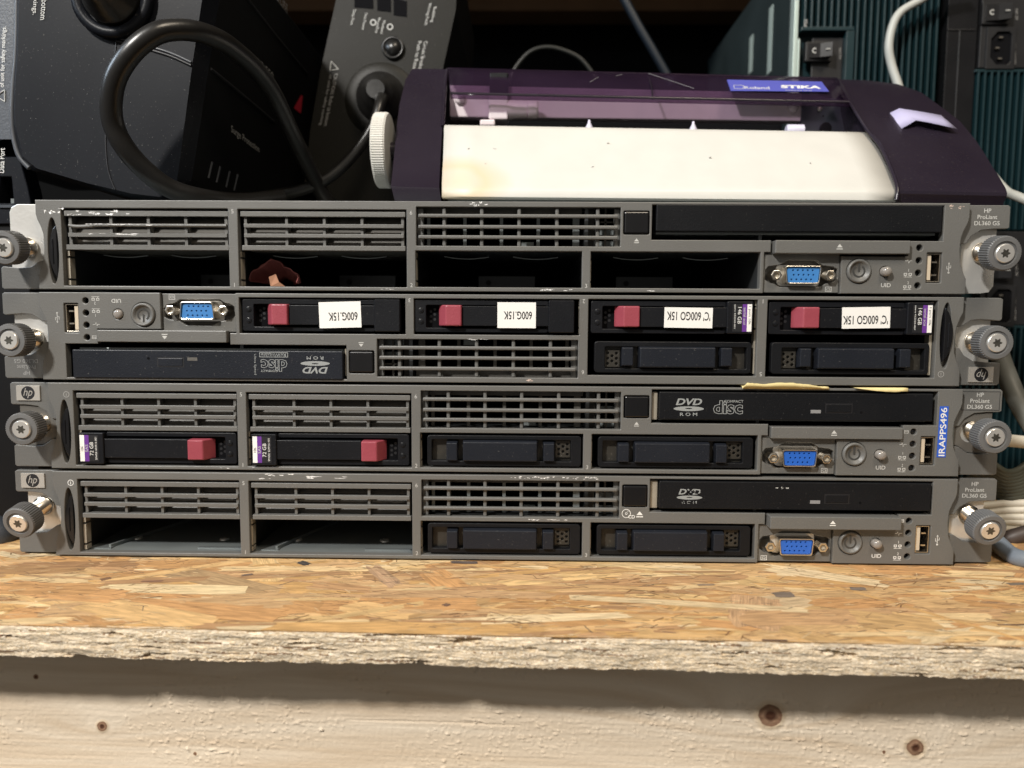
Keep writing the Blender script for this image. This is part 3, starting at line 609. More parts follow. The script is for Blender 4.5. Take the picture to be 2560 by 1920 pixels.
# ================================================================== shelf: strand board and timber beam
def attr_mat(name, rough, bump, grain):
    m = bpy.data.materials.new(name); m.use_nodes = True; nt = m.node_tree; N = nt.nodes; L = nt.links; b = N['Principled BSDF']
    a = N.new('ShaderNodeAttribute'); a.attribute_name = 'tone'; uv = N.new('ShaderNodeUVMap'); uv.uv_map = 'grain'
    mp = N.new('ShaderNodeMapping'); mp.inputs['Scale'].default_value = grain; n = N.new('ShaderNodeTexNoise'); n.inputs['Scale'].default_value = 1; n.inputs['Detail'].default_value = 7; n.inputs['Roughness'].default_value = 0.65
    L.new(uv.outputs[0], mp.inputs['Vector']); L.new(mp.outputs[0], n.inputs['Vector'])
    r = N.new('ShaderNodeMapRange'); r.inputs['From Min'].default_value = 0.28; r.inputs['From Max'].default_value = 0.72; r.inputs['To Min'].default_value = 0.56; r.inputs['To Max'].default_value = 1.22
    L.new(n.outputs['Fac'], r.inputs['Value'])
    mp2 = N.new('ShaderNodeMapping'); mp2.inputs['Scale'].default_value = (grain[0]*0.9, grain[1]*0.22, 1); mp2.inputs['Location'].default_value = (7, 3, 0); nb = N.new('ShaderNodeTexNoise'); nb.inputs['Scale'].default_value = 1; nb.inputs['Detail'].default_value = 5; nb.inputs['Distortion'].default_value = 0.7
    L.new(uv.outputs[0], mp2.inputs['Vector']); L.new(mp2.outputs[0], nb.inputs['Vector'])
    rb_ = N.new('ShaderNodeMapRange'); rb_.inputs['From Min'].default_value = 0.3; rb_.inputs['From Max'].default_value = 0.62; rb_.inputs['To Min'].default_value = 0.74; rb_.inputs['To Max'].default_value = 1.14; L.new(nb.outputs['Fac'], rb_.inputs['Value'])
    mm = N.new('ShaderNodeMath'); mm.operation = 'MULTIPLY'; L.new(r.outputs['Result'], mm.inputs[0]); L.new(rb_.outputs['Result'], mm.inputs[1])
    mul = N.new('ShaderNodeVectorMath'); mul.operation = 'SCALE'; L.new(a.outputs['Color'], mul.inputs[0]); L.new(mm.outputs[0], mul.inputs['Scale'])
    L.new(mul.outputs[0], b.inputs['Base Color']); b.inputs['Roughness'].default_value = rough; b.inputs['Specular IOR Level'].default_value = 0.3
    bp = N.new('ShaderNodeBump'); bp.inputs['Strength'].default_value = bump; bp.inputs['Distance'].default_value = 0.0006
    L.new(n.outputs['Fac'], bp.inputs['Height']); L.new(bp.outputs['Normal'], b.inputs['Normal'])
    return m
A0 = atz(0, 1564, -1.2); B0 = atz(2560, 1619, -1.2)
ed = (B0-A0).normalized(); en = Vector((-ed.y, ed.x, 0))     # along the front edge / into the shelf
AL = A0-ed*130; LEN = (B0-A0).length+260
Tz = -1.2-at(0, 1642, A0.y).z; Tz2 = -1.2-at(2560, 1691, B0.y).z; TH = (Tz+Tz2)/2
print('edge', A0, B0, 'thickness', Tz, Tz2)
SH = empty('shelf_board', AL*1.0, 'orange brown strand board shelf with a rough cut pale front edge under the servers', 'shelf')
def local(u, v, z): return ed*u+en*v+Vector((0, 0, z))       # relative to AL (AL.z = -1.2)
def tone_mesh(name, verts, faces, tones, uvs, material, parent, smooth=False):
    me = bpy.data.meshes.new(name); me.from_pydata([tuple(Vector(v)*MM) for v in verts], [], faces); me.materials.append(material)
    at_ = me.color_attributes.new('tone', 'FLOAT_COLOR', 'CORNER'); uvl = me.uv_layers.new(name='grain')
    li = 0; cols = []; us = []
    for f, t, uvf in zip(faces, tones, uvs):
        for k, vi in enumerate(f): cols += [t[0], t[1], t[2], 1]; us += [uvf[k][0], uvf[k][1]]
    at_.data.foreach_set('color', cols); uvl.data.foreach_set('uv', us)
    if smooth: me.polygons.foreach_set('use_smooth', [True]*len(me.polygons))
    ob = bpy.data.objects.new(name, me); COL.objects.link(ob); ob.parent = parent; return ob
strand = attr_mat('pressed_wood_strands', 0.62, 0.55, (1.6, 38, 1))
rnd = random.Random(21)
V = []; Fc = []; T = []; U = []
def strand_poly(u, v, L_, W_, ang, z, tone, jag=1.0):
    n = 9; c, s = math.cos(ang), math.sin(ang); pts = []; uvp = []; off = rnd.uniform(0, 900)
    tip = [rnd.uniform(0, 0.22) for _ in range(2)]
    top = []; bot = []
    for i in range(n+1):
        t = i/n; ww = W_*(1-tip[0]*max(0, 1-t*5)-tip[1]*max(0, t*5-4))
        top.append((t*L_-L_/2, ww/2*rnd.uniform(0.86, 1.05))); bot.append((t*L_-L_/2, -ww/2*rnd.uniform(0.86, 1.05)))
    e1 = [(L_/2+rnd.uniform(-3, 3)*jag, W_*q) for q in (0.3, 0.1, -0.1, -0.3)]; e0 = [(-L_/2+rnd.uniform(-3, 3)*jag, W_*q) for q in (-0.3, -0.1, 0.1, 0.3)]
    P_ = top+e1+bot[::-1]+e0
    base = len(V)
    tilt = rnd.uniform(-0.002, 0.002)
    for a, b in P_:
        uu = u+c*a-s*b; vv = max(0.0, v+s*a+c*b)
        V.append(tuple(local(uu, vv, z+tilt*a))); uvp.append(((a+off)*0.05, (b+off)*0.05))
    Fc.append(tuple(range(base, base+len(P_)))); T.append(tone); U.append(uvp)
# board body
palette = [(0.66, 0.42, 0.19), (0.62, 0.37, 0.15), (0.74, 0.53, 0.28), (0.54, 0.30, 0.125), (0.66, 0.42, 0.20), (0.60, 0.38, 0.19), (0.70, 0.47, 0.22), (0.47, 0.275, 0.135), (0.60, 0.33, 0.14), (0.78, 0.60, 0.36)]
base = len(V); V += [tuple(local(0, 0, 0)), tuple(local(LEN, 0, 0)), tuple(local(LEN, 620, 0)), tuple(local(0, 620, 0))]; Fc.append((base, base+1, base+2, base+3)); T.append((0.55, 0.35, 0.16)); U.append([(0, 0), (40, 0), (40, 30), (0, 30)])
for i in range(2300):
    far = rnd.random() < 0.25
    u = rnd.uniform(0, LEN); v = rnd.uniform(0, 130) if not far else rnd.uniform(120, 600)
    L_ = rnd.choice((rnd.uniform(30, 70), rnd.uniform(70, 160))); W_ = rnd.uniform(2, 7) if rnd.random() < 0.6 else rnd.uniform(7, 17)
    a = rnd.gauss(0, 0.17) if rnd.random() < 0.88 else rnd.uniform(-1.2, 1.2)
    c = rnd.choice(palette); k = rnd.uniform(0.88, 1.10)
    strand_poly(u, v, L_, W_, a, 0.02+i*0.00014, tuple(min(0.85, q*k) for q in c))
for i in range(2600):      # slivers, dark flecks and splinters on the surface
    u = rnd.uniform(60, LEN-60); v = rnd.uniform(0, 125)
    dark = rnd.random() < 0.55
    c = rnd.choice(((0.26, 0.15, 0.08), (0.34, 0.20, 0.10), (0.40, 0.25, 0.13))) if dark else rnd.choice(((0.68, 0.50, 0.29), (0.62, 0.45, 0.25)))
    if rnd.random() < 0.12: c = (0.11, 0.09, 0.075)
    strand_poly(u, v, rnd.uniform(1.5, 8), rnd.uniform(0.12, 0.55), rnd.gauss(0, 0.4), 0.36+i*0.00002, c, 0.1)
for k in range(46):
    cu_, cv_ = rnd.uniform(80, LEN-80), rnd.uniform(4, 105)
    for q in range(rnd.randint(5, 16)):
        strand_poly(cu_+rnd.gauss(0, 9), max(1, cv_+rnd.gauss(0, 4)), rnd.uniform(1.5, 7), rnd.uniform(0.15, 0.6), rnd.gauss(0.1, 0.5), 0.42+0.0002*q, rnd.choice(((0.16, 0.085, 0.045), (0.24, 0.13, 0.065), (0.30, 0.17, 0.08), (0.74, 0.56, 0.33))), 0.1)
def fleck(px, py, l, w, a, col):
    q = atz(px, py, -0.8)-AL; strand_poly(q.dot(ed), q.dot(en), l, w, a, 0.43+0.001*len(V) % 0.03, col, 0.2)
for px, py, l, w, a, c in ((760, 1408, 7, 4.5, -0.6, (0.07, 0.06, 0.055)), (1160, 1406, 13, 4, 0, (0.11, 0.085, 0.075)), (380, 1453, 9, 2.5, 0.1, (0.24, 0.13, 0.08)), (618, 1437, 5, 2.5, 0.5, (0.17, 0.12, 0.09)), (1116, 1512, 3, 3, .9, (0.2, 0.12, 0.08)),
                           (1958, 1487, 9, 6, 0.1, (0.22, 0.17, 0.13)), (2145, 1472, 7, 4, 0, (0.2, 0.16, 0.13)), (1935, 1601, 9, 1.8, 0, (0.16, 0.1, 0.07)), (2535, 1562, 13, 1.3, 0.05, (0.15, 0.09, 0.06)), (265, 1447, 4, 4, .8, (0.25, 0.14, 0.08)),
                           (1765, 1462, 8, 2.2, 0.1, (0.3, 0.22, 0.15)), (2540, 1460, 8, 3, 0.2, (0.2, 0.16, 0.12))):
    fleck(px, py, l, w, a, c)
for px, py, l, w, a, c in ((1890, 1530, 34, 22, 1.3, (0.56, 0.35, 0.19)), (1945, 1505, 26, 16, 0.3, (0.60, 0.44, 0.26)), (430, 1425, 120, 14, -0.42, (0.44, 0.29, 0.15)), (960, 1440, 30, 8, -1.0, (0.50, 0.32, 0.19)), (1110, 1525, 60, 9, 0.55, (0.47, 0.29, 0.13)),
                           (2200, 1540, 110, 16, 0.1, (0.56, 0.34, 0.17)), (300, 1470, 110, 12, 0, (0.76, 0.58, 0.33)), (1560, 1500, 150, 6, -0.1, (0.70, 0.53, 0.31)), (1000, 1485, 130, 9, 0.03, (0.56, 0.35, 0.18)), (60, 1425, 60, 14, 0.2, (0.38, 0.22, 0.10)), (150, 1412, 80, 9, 0.1, (0.34, 0.19, 0.09))):  # last two strands: shade at the back left put into their tone
    q = atz(px, py, -0.9)-AL; strand_poly(q.dot(ed), q.dot(en), l, w, a, 0.345+0.001*rnd.random(), c)
tone_mesh('board_surface', V, Fc, T, U, strand, SH)
# rough front edge: displaced grid
def fbm(x, y, z=0, o=5):
    return noise.fractal(Vector((x, y, z)), 1.0, 2.0, o, noise_basis='PERLIN_ORIGINAL')
nu, nv = 1500, 30
V = []; Fc = []; T = []; U = []
for j in range(nv+1):
    for i in range(nu+1):
        u = LEN*i/nu; t = j/nv
        thk = TH+0.5*fbm(u*0.02, 7)+0.5*fbm(u*0.16, 3)
        zz = 0.35-(thk+0.35)*t
        d = 0.45*fbm(u*0.05, zz*0.42)+0.15*fbm(u*0.22, zz*0.9, 5)+0.22*fbm(u*1.3, zz*1.6, 9)
        rag = max(0, t-0.8)*5; d2 = d*(1-0.2*rag)+0.8*rag*max(0, fbm(u*0.1, 1.5))
        pit = fbm(u*0.05+9, zz*0.5, 2)-0.42
        if pit > 0: d2 += min(2.5, pit*12)
        rd = (0.8 if j == 0 else 0.0)+0.5*max(0, 1-t*8)
        V.append(tuple(local(u, -0.4+d2+rd, zz-(0.55*abs(fbm(u*0.5, 20)) if j >= nv-1 else 0))))
cols = ((0.66, 0.54, 0.39), (0.72, 0.61, 0.46), (0.61, 0.48, 0.32), (0.77, 0.67, 0.53), (0.52, 0.38, 0.24))
for j in range(nv):
    for i in range(nu):
        u = LEN*i/nu; zz = TH*j/nv
        q = fbm(u*0.035+50, zz*0.9, 3)+0.35*fbm(u*0.5, zz*1.7); 
        c = cols[int(max(0, min(4, 1.6+q*4.0)))]
        if q > 0.55: c = (0.24, 0.15, 0.09)
        a = j*(nu+1)+i; Fc.append((a, a+1, a+nu+2, a+nu+1)); T.append(c); U.append([(u*0.05, zz*0.12)]*4)
for f in range(len(U)):
    j, i = divmod(f, nu); x0 = LEN*i/nu*0.05; x1 = LEN*(i+1)/nu*0.05; y0 = j*0.03; y1 = (j+1)*0.03; U[f] = [(x0, y0), (x1, y0), (x1, y1), (x0, y1)]
tone_mesh('board_edge', V, Fc, T, U, attr_mat('sawn_board_edge', 0.85, 0.5, (4, 26, 1)), SH, False)
und = MB(); und.add([local(0, 1.0, -TH+0.8), local(LEN, 1.0, -TH+0.8), local(LEN, 620, -TH), local(0, 620, -TH)], [(0,1,2,3)], mat('board_underside', (0.4, 0.3, 0.19), 0.8)); o = und.obj('board_underside', SH)
# beam
OVER = 31.0
bm_ = bpy.data.materials.new('rough_sawn_spruce'); bm_.use_nodes = True; nt = bm_.node_tree; N = nt.nodes; Lk = nt.links; bs = N['Principled BSDF']; bs.inputs['Roughness'].default_value = 0.8; bs.inputs['Specular IOR Level'].default_value = 0.25
tc = N.new('ShaderNodeTexCoord'); mp = N.new('ShaderNodeMapping'); mp.inputs['Scale'].default_value = (4, 4, 60); Lk.new(tc.outputs['Object'], mp.inputs['Vector'])
n1 = N.new('ShaderNodeTexNoise'); n1.inputs['Scale'].default_value = 2.2; n1.inputs['Detail'].default_value = 7; n1.inputs['Distortion'].default_value = 0.6; cr = N.new('ShaderNodeValToRGB'); cr.color_ramp.elements[0].position = 0.3; cr.color_ramp.elements[0].color = (0.67, 0.53, 0.38, 1); cr.color_ramp.elements[1].position = 0.7; cr.color_ramp.elements[1].color = (0.84, 0.72, 0.57, 1); Lk.new(n1.outputs['Fac'], cr.inputs['Fac'])
last = cr.outputs['Color']
def beam_local(px, py):
    p0 = AL+en*OVER; q = atp(px, py, p0, en)-AL; return q.dot(ed), q.z
BK = []
for px, py, r in ((256, 1815, 2.6), (1925, 1788, 5.6), (2288, 1868, 4.0), (90, 1692, 1.2), (488, 1884, 0.9), (2210, 1880, 0.8)):
    u, z = beam_local(px, py); BK.append((u, z, r))
zsum = None
for u, z, r in BK[:3]:      # grain flows round the larger knots
    v1 = N.new('ShaderNodeVectorMath'); v1.operation = 'SUBTRACT'; v1.inputs[1].default_value = (u*MM, 0, z*MM); Lk.new(tc.outputs['Object'], v1.inputs[0])
    v2 = N.new('ShaderNodeVectorMath'); v2.operation = 'MULTIPLY'; v2.inputs[1].default_value = (0.30, 0, 1.0); Lk.new(v1.outputs[0], v2.inputs[0])
    v3 = N.new('ShaderNodeVectorMath'); v3.operation = 'LENGTH'; Lk.new(v2.outputs[0], v3.inputs[0])
    m1 = N.new('ShaderNodeMath'); m1.operation = 'MULTIPLY'; m1.inputs[1].default_value = -1/(2.2*r*MM); Lk.new(v3.outputs['Value'], m1.inputs[0])
    m2 = N.new('ShaderNodeMath'); m2.operation = 'EXPONENT'; Lk.new(m1.outputs[0], m2.inputs[0])
    m3 = N.new('ShaderNodeMath'); m3.operation = 'MULTIPLY'; m3.inputs[1].default_value = 5.5*r*MM*60; Lk.new(m2.outputs[0], m3.inputs[0])
    if zsum is None: zsum = m3.outputs[0]
    else:
        m4 = N.new('ShaderNodeMath'); Lk.new(zsum, m4.inputs[0]); Lk.new(m3.outputs[0], m4.inputs[1]); zsum = m4.outputs[0]
cx_ = N.new('ShaderNodeCombineXYZ'); Lk.new(zsum, cx_.inputs['Z']); av = N.new('ShaderNodeVectorMath'); Lk.new(mp.outputs[0], av.inputs[0]); Lk.new(cx_.outputs[0], av.inputs[1]); Lk.new(av.outputs[0], n1.inputs['Vector'])
for u, z, r in BK:
    vm = N.new('ShaderNodeVectorMath'); vm.operation = 'DISTANCE'; vm.inputs[1].default_value = (u*MM, 0, z*MM)
    sc_ = N.new('ShaderNodeVectorMath'); sc_.operation = 'MULTIPLY'; sc_.inputs[1].default_value = (1, 0, 1); Lk.new(tc.outputs['Object'], sc_.inputs[0])
    nn = N.new('ShaderNodeTexNoise'); nn.inputs['Scale'].default_value = 160; Lk.new(tc.outputs['Object'], nn.inputs['Vector'])
    ad = N.new('ShaderNodeMath'); ad.operation = 'MULTIPLY_ADD'; ad.inputs[1].default_value = 0.35*r*MM; 
    Lk.new(sc_.outputs[0], vm.inputs[0]); Lk.new(nn.outputs['Fac'], ad.inputs[0]); Lk.new(vm.outputs['Value'], ad.inputs[2])
    rp = N.new('ShaderNodeValToRGB'); e = rp.color_ramp.elements; e[0].position = 0.0; e[0].color = (0.13, 0.06, 0.035, 1); e[1].position = 1; e[1].color = (1, 1, 1, 1)
    for p_, c_ in ((0.32, (0.12, 0.06, 0.045, 1)), (0.48, (0.42, 0.30, 0.24, 1)), (0.66, (0.30, 0.20, 0.16, 1)), (0.72, (0.85, 0.8, 0.72, 1))):
        x_ = e.new(p_); x_.color = c_
    dv = N.new('ShaderNodeMath'); dv.operation = 'DIVIDE'; dv.inputs[1].default_value = r*1.5*MM; dv.use_clamp = True; Lk.new(ad.outputs[0], dv.inputs[0]); Lk.new(dv.outputs[0], rp.inputs['Fac'])
    mx = N.new('ShaderNodeMix'); mx.data_type = 'RGBA'; mx.blend_type = 'MULTIPLY'; mx.inputs['Factor'].default_value = 1; Lk.new(last, mx.inputs['A']); Lk.new(rp.outputs['Color'], mx.inputs['B']); last = mx.outputs['Result']
Lk.new(last, bs.inputs['Base Color'])
n5 = N.new('ShaderNodeTexNoise'); n5.inputs['Scale'].default_value = 500; n5.inputs['Detail'].default_value = 4; Lk.new(tc.outputs['Object'], n5.inputs['Vector'])
bp = N.new('ShaderNodeBump'); bp.inputs['Strength'].default_value = 0.5; bp.inputs['Distance'].default_value = 0.0004; Lk.new(n5.outputs['Fac'], bp.inputs['Height']); Lk.new(bp.outputs['Normal'], bs.inputs['Normal'])
BE = MB(); nu, nv = 1300, 200; HB = 92; rows = []
for j in range(nv+1):
    z = -TH-HB*j/nv; r = []
    for i in range(nu+1):
        u = LEN*i/nu
        m_ = max(0, fbm(u*0.018+3, z*0.03, 1)+0.12)          # patches of torn fibre
        g = max(0.0, fbm(u*0.55+2*fbm(u*0.1, z*0.1), z*0.8, 4)-0.25)*0.8*min(1, m_*3)
        s_ = 0.07*fbm(u*1.2, z*0.3, 8)+0.10*fbm(u*0.03, z*0.9, 6)
        ck = 0
        zc = -TH-43-2.6*math.sin((u-400)*0.012)
        if 255 < u < 330 and abs(z-zc) < 0.3: ck = 0.35
        for ku, kz, kr in BK[:3]:
            dd = math.hypot(u-ku, z-kz)
            if dd < kr*3.2: s_ += 0.35*math.exp(-(dd/(kr*1.3))**2)-0.12*math.cos(dd*1.8)*math.exp(-(dd/(kr*2))**2)
        r.append(Vector((u, -g*1.5-s_+ck, z)))
    rows.append(r)
BE.grid(rows, bm_); 
BE.box(0, LEN, 1.5, 38, -TH-HB, -TH-0.2, bm_)
beam = BE.obj('timber_beam'); beam.location = (AL+en*OVER)*MM; beam.rotation_euler = (0, 0, math.atan2(ed.y, ed.x))
tag(beam, 'pale rough sawn timber beam with dark knots below the front edge of the shelf', 'beam')

# ================================================================== vinyl cutter on top of the stack
M['purp'] = mat('dark_purple_glossy_plastic', (0.017, 0.0125, 0.021), 0.27, bump=0.05, var=0.25, vscale=18, dust=0.12)
M['cream'] = mat('cream_white_plastic', (0.60, 0.59, 0.55), 0.45, var=0.05, vscale=60)
M['pinkg'] = mat('mauve_grey_rail', (0.74, 0.66, 0.69), 0.4, 0.0, var=0.08)
M['lilac'] = mat('lilac_white_roller', (0.58, 0.56, 0.68), 0.4)
M['steelp'] = mat('blued_sheet_steel', (0.24, 0.27, 0.31), 0.35, 0.8, var=0.3, vscale=30)
def transl(name, tint, fac):
    m = bpy.data.materials.new(name); m.use_nodes = True; nt = m.node_tree; N = nt.nodes; L = nt.links; b = N['Principled BSDF']; out = N['Material Output']
    b.inputs['Base Color'].default_value = (0.05, 0.03, 0.06, 1); b.inputs['Roughness'].default_value = 0.18
    t = N.new('ShaderNodeBsdfTransparent'); t.inputs['Color'].default_value = (*tint, 1)
    mx = N.new('ShaderNodeMixShader'); n = N.new('ShaderNodeTexNoise'); n.inputs['Scale'].default_value = 22; n.inputs['Detail'].default_value = 5; tc = N.new('ShaderNodeTexCoord'); L.new(tc.outputs['Object'], n.inputs['Vector'])
    r = N.new('ShaderNodeMapRange'); r.inputs['To Min'].default_value = fac-0.12; r.inputs['To Max'].default_value = fac+0.15; L.new(n.outputs['Fac'], r.inputs['Value']); L.new(r.outputs[0], mx.inputs[0])
    L.new(b.outputs[0], mx.inputs[1]); L.new(t.outputs[0], mx.inputs[2]); L.new(mx.outputs[0], out.inputs['Surface']); return m
M['cover'] = transl('purple_tinted_clear_plastic', (0.66, 0.57, 0.67), 0.72)
base = at(1700, 505, 60); base.z = 173.8
CU = empty('vinyl_cutter', base, 'small vinyl cutter with cream front panel and dark purple ends standing on the top server', 'cutter')
def cub(mb, name, bevel=0, **k): return mb.obj(name, CU, bevel, origin=base, loc=(0, 0, 0), **k)
def loft(rows, back, m, mb=None, lean=0):
    mb = mb or MB(); R = []
    for pts in rows:      # pts: list of (px,py,Y)
        q = [at(*p) for p in pts]
        a = Vector((q[0].x, back, q[0].z)); b = Vector((q[-1].x, back, q[-1].z)); R.append([a]+q+[b])
    mb.grid(R, m); t = R[0]; mb.add(t, [tuple(range(len(t)))], m); t = R[-1]; mb.add(t, [tuple(range(len(t)))], m)
    return mb
# right housing
hr = [((2093, 198, 128), (2170, 201, 128), (2244, 210, 128)), ((2100, 212, 121), (2210, 216, 121), (2303, 231, 121)), ((2112, 236, 112), (2240, 243, 112), (2361, 273, 112)), ((2124, 257, 105), (2270, 272, 105), (2400, 303, 105)),
      ((2150, 292, 96), (2300, 305, 96), (2439, 350, 96)), ((2175, 330, 87), (2325, 350, 87), (2462, 385, 88)), ((2203, 372, 77), (2345, 388, 77), (2480, 415, 79)), ((2224, 418, 67), (2370, 432, 67), (2500, 446, 68)), ((2240, 462, 56), (2380, 466, 56), (2514, 470, 56)),
      ((2243, 476, 53), (2380, 479, 53), (2518, 482, 53)), ((2242, 484, 53), (2380, 487, 53), (2517, 490, 53)), ((2238, 503, 55), (2380, 504, 55), (2510, 505, 55)), ((2238, 530, 57), (2380, 530, 57), (2505, 530, 57))]
cub(loft(hr, 225, M['purp']), 'right_housing', autosm=30)
hl = [((1031, 172, 128), (1075, 172, 128), (1118, 173, 128)), ((1014, 199, 118), (1062, 200, 118), (1113, 202, 118)), ((999, 260, 103), (1053, 261, 103), (1109, 262, 103)), ((990, 330, 87), (1048, 331, 87), (1105, 332, 87)), ((985, 392, 72), (1044, 393, 72), (1101, 393, 72)),
      ((978, 458, 56), (1038, 460, 56), (1098, 462, 56)), ((977, 466, 53), (1038, 468, 53), (1098, 470, 53)), ((980, 474, 53), (1038, 476, 53), (1099, 478, 53)), ((986, 499, 55), (1045, 501, 55), (1103, 502, 55)), ((990, 530, 57), (1045, 530, 57), (1103, 530, 57))]
cub(loft(hl, 225, M['purp']), 'left_housing', autosm=30)
# narrow grey-clear trim at the inner edges
for nm, pts in (('edge_trim', [(1119, 174, 127), (1113, 214, 112), (1110, 262, 102), (1107, 316, 90)]), ('edge_trim', [(2093, 200, 126), (2126, 258, 102), (2166, 322, 88), (2200, 365, 77), (2224, 414, 66), (2243, 468, 54), (2241, 500, 52)])):
    t = MB(); t.tube([at(*p) for p in pts], 1.1, M['purp'], 8, 4); cub(t, nm)
# cream panel with stain
cp = M['cream']; pm_ = cp.copy(); pm_.name = 'cream_plastic_with_rust_stain'; nt = pm_.node_tree; N = nt.nodes; L = nt.links; bs = N['Principled BSDF']
src = bs.inputs['Base Color'].links[0].from_socket
tc = N.new('ShaderNodeTexCoord'); sc0 = (at(1145, 455, 60)-base)*MM
sub = N.new('ShaderNodeVectorMath'); sub.operation = 'SUBTRACT'; sub.inputs[1].default_value = sc0; L.new(tc.outputs['Object'], sub.inputs[0])
sl_ = N.new('ShaderNodeVectorMath'); sl_.operation = 'MULTIPLY'; sl_.inputs[1].default_value = (0.8, 0.3, 1.3); L.new(sub.outputs[0], sl_.inputs[0])
ln = N.new('ShaderNodeVectorMath'); ln.operation = 'LENGTH'; L.new(sl_.outputs[0], ln.inputs[0])
nz = N.new('ShaderNodeTexNoise'); nz.inputs['Scale'].default_value = 50; L.new(tc.outputs['Object'], nz.inputs['Vector'])
ma = N.new('ShaderNodeMath'); ma.operation = 'MULTIPLY_ADD'; ma.inputs[1].default_value = 0.008; L.new(nz.outputs['Fac'], ma.inputs[0]); L.new(ln.outputs['Value'], ma.inputs[2])
rp = N.new('ShaderNodeValToRGB'); e = rp.color_ramp.elements; e[0].position = 0.0; e[0].color = (0.55, 0.55, 0.55, 1); e[1].position = 1.0; e[1].color = (0, 0, 0, 1); x_ = e.new(0.45); x_.color = (0.35, 0.35, 0.35, 1); x_ = e.new(0.62); x_.color = (0.62, 0.62, 0.62, 1)
dv = N.new('ShaderNodeMath'); dv.operation = 'DIVIDE'; dv.inputs[1].default_value = 0.028; dv.use_clamp = True; L.new(ma.outputs[0], dv.inputs[0]); L.new(dv.outputs[0], rp.inputs['Fac'])
mx = N.new('ShaderNodeMix'); mx.data_type = 'RGBA'; L.new(rp.outputs['Color'], mx.inputs['Factor']); L.new(src, mx.inputs['A']); mx.inputs['B'].default_value = (0.66, 0.49, 0.27, 1); L.new(mx.outputs['Result'], bs.inputs['Base Color'])
rows = []
def rowp(xl, yl, xr, yr, Y, n=14): return [at(xl+(xr-xl)*i/n, yl+(yr-yl)*i/n, Y) for i in range(n+1)]
spec = [(1116, 318, 2150, 337, 96), (1112, 315, 2160, 333, 92), (1111, 317, 2170, 336, 89.5), (1110, 323, 2178, 343, 87.5), (1110, 340, 2186, 357, 84), (1109, 370, 2200, 384, 77.5), (1108, 400, 2213, 411, 71), (1106, 435, 2228, 444, 63.5), (1105, 462, 2236, 467, 57.5), (1105, 472, 2240, 477, 55), (1105, 478, 2241, 484, 54.2), (1105, 490, 2240, 500, 54.2), (1106, 494, 2236, 503, 55.5), (1108, 496, 2232, 504, 60)]
pn = MB(); pn.grid([rowp(*s) for s in spec], pm_); mk = random.Random(8)
for i in range(9):
    x, y = mk.uniform(1150, 2120), mk.uniform(345, 450); Yq = 84-(y-340)*0.205-0.9; p = at(x, y, Yq); l = mk.uniform(0.4, 2.0); a = mk.uniform(-0.5, 0.6)
    pn.add([p, p+Vector((l*math.cos(a), -0.05, l*math.sin(a))), p+Vector((l*math.cos(a), -0.05, l*math.sin(a)+0.16)), p+Vector((0, -0.02, 0.1))], [(0,1,2,3)], M['print'])
cub(pn, 'front_panel', autosm=50, solid=1.2)
# translucent hood
hd = [(1124, 173, 2090, 199, 150), (1121, 171, 2092, 196, 132), (1121, 175, 2094, 201, 122), (1122, 195, 2103, 219, 111), (1124, 215, 2112, 238, 103), (1126, 231, 2120, 252, 96.5), (1127, 234, 2122, 255, 95.5), (1128, 246, 2124, 266, 95.0)]
cv = MB(); cv.grid([rowp(*s) for s in hd], M['cover']); hood = cub(cv, 'hood', autosm=40, solid=1.2)
cr_ = MB(); cr_.tube([at(1121, 171.5, 131), at(1600, 184, 131), at(2092, 197, 131)], 0.5, M['purp'], 6, 2); cr_.tube([at(1126, 233, 95.2), at(1600, 244, 95.2), at(2122, 255, 95.2)], 0.8, M['purp'], 6, 2)
cr_.tube([at(1618, 184, 130), at(1628, 215, 103), at(1632, 248, 95)], 0.5, M['purp'], 6, 3)
cub(cr_, 'hood_rim')
rnd = random.Random(5)
scx = MB()
for a, b in (((1620, 183, 122), (1735, 221, 103)), ((1475, 205, 107), (1496, 193, 113)), ((1540, 190, 114), (1556, 186, 116))):
    A_, B_ = at(a[0], a[1], a[2]-1.4), at(b[0], b[1], b[2]-1.4); scx.tube([A_, B_], 0.12, M['printd'], 4, 1)
cub(scx, 'hood_scratches')
bd = MB(); bq = [(1818, 199, 113.5), (2054, 204, 113), (2073, 229, 103.5), (1828, 227, 103.5)]
bq3 = [at(a, b, c-2.2) for a, b, c in bq]; bd.add([*bq3, *[p+Vector((0, 1.2, 0)) for p in bq3]], [(0,1,2,3), (0,4,5,1), (1,5,6,2), (2,6,7,3), (3,7,4,0)], mat('periwinkle_badge', (0.09, 0.10, 0.42), 0.35))
bn = (bq3[1]-bq3[0]).cross(bq3[3]-bq3[0]).normalized(); bn = bn if bn.y < 0 else -bn
def onb(x, y): return atp(x, y, bq3[0]+bn*0.25, bn)
fr = Vector((0, 0, 0)); upv = (bq3[0]-bq3[3]).normalized()
bd.text3('Roland', onb(1862, 222), onb(1925, 223), upv, 3.2, M['printb']); bd.text3('STIKA', onb(1953, 220), onb(2053, 222), upv, 3.8, M['printb'], 0.1, 0.05); bd.text3('DESIGN CUTTER', onb(1965, 226.5), onb(2052, 228), upv, 0.9, M['print'])
q0 = [onb(1834, 213), onb(1858, 213.5), onb(1858, 222), onb(1836, 221.5)]
for i in range(4): bd.tube([q0[i], q0[(i+1) % 4]], 0.13, M['printb'], 4, 1)
cub(bd, 'name_badge')
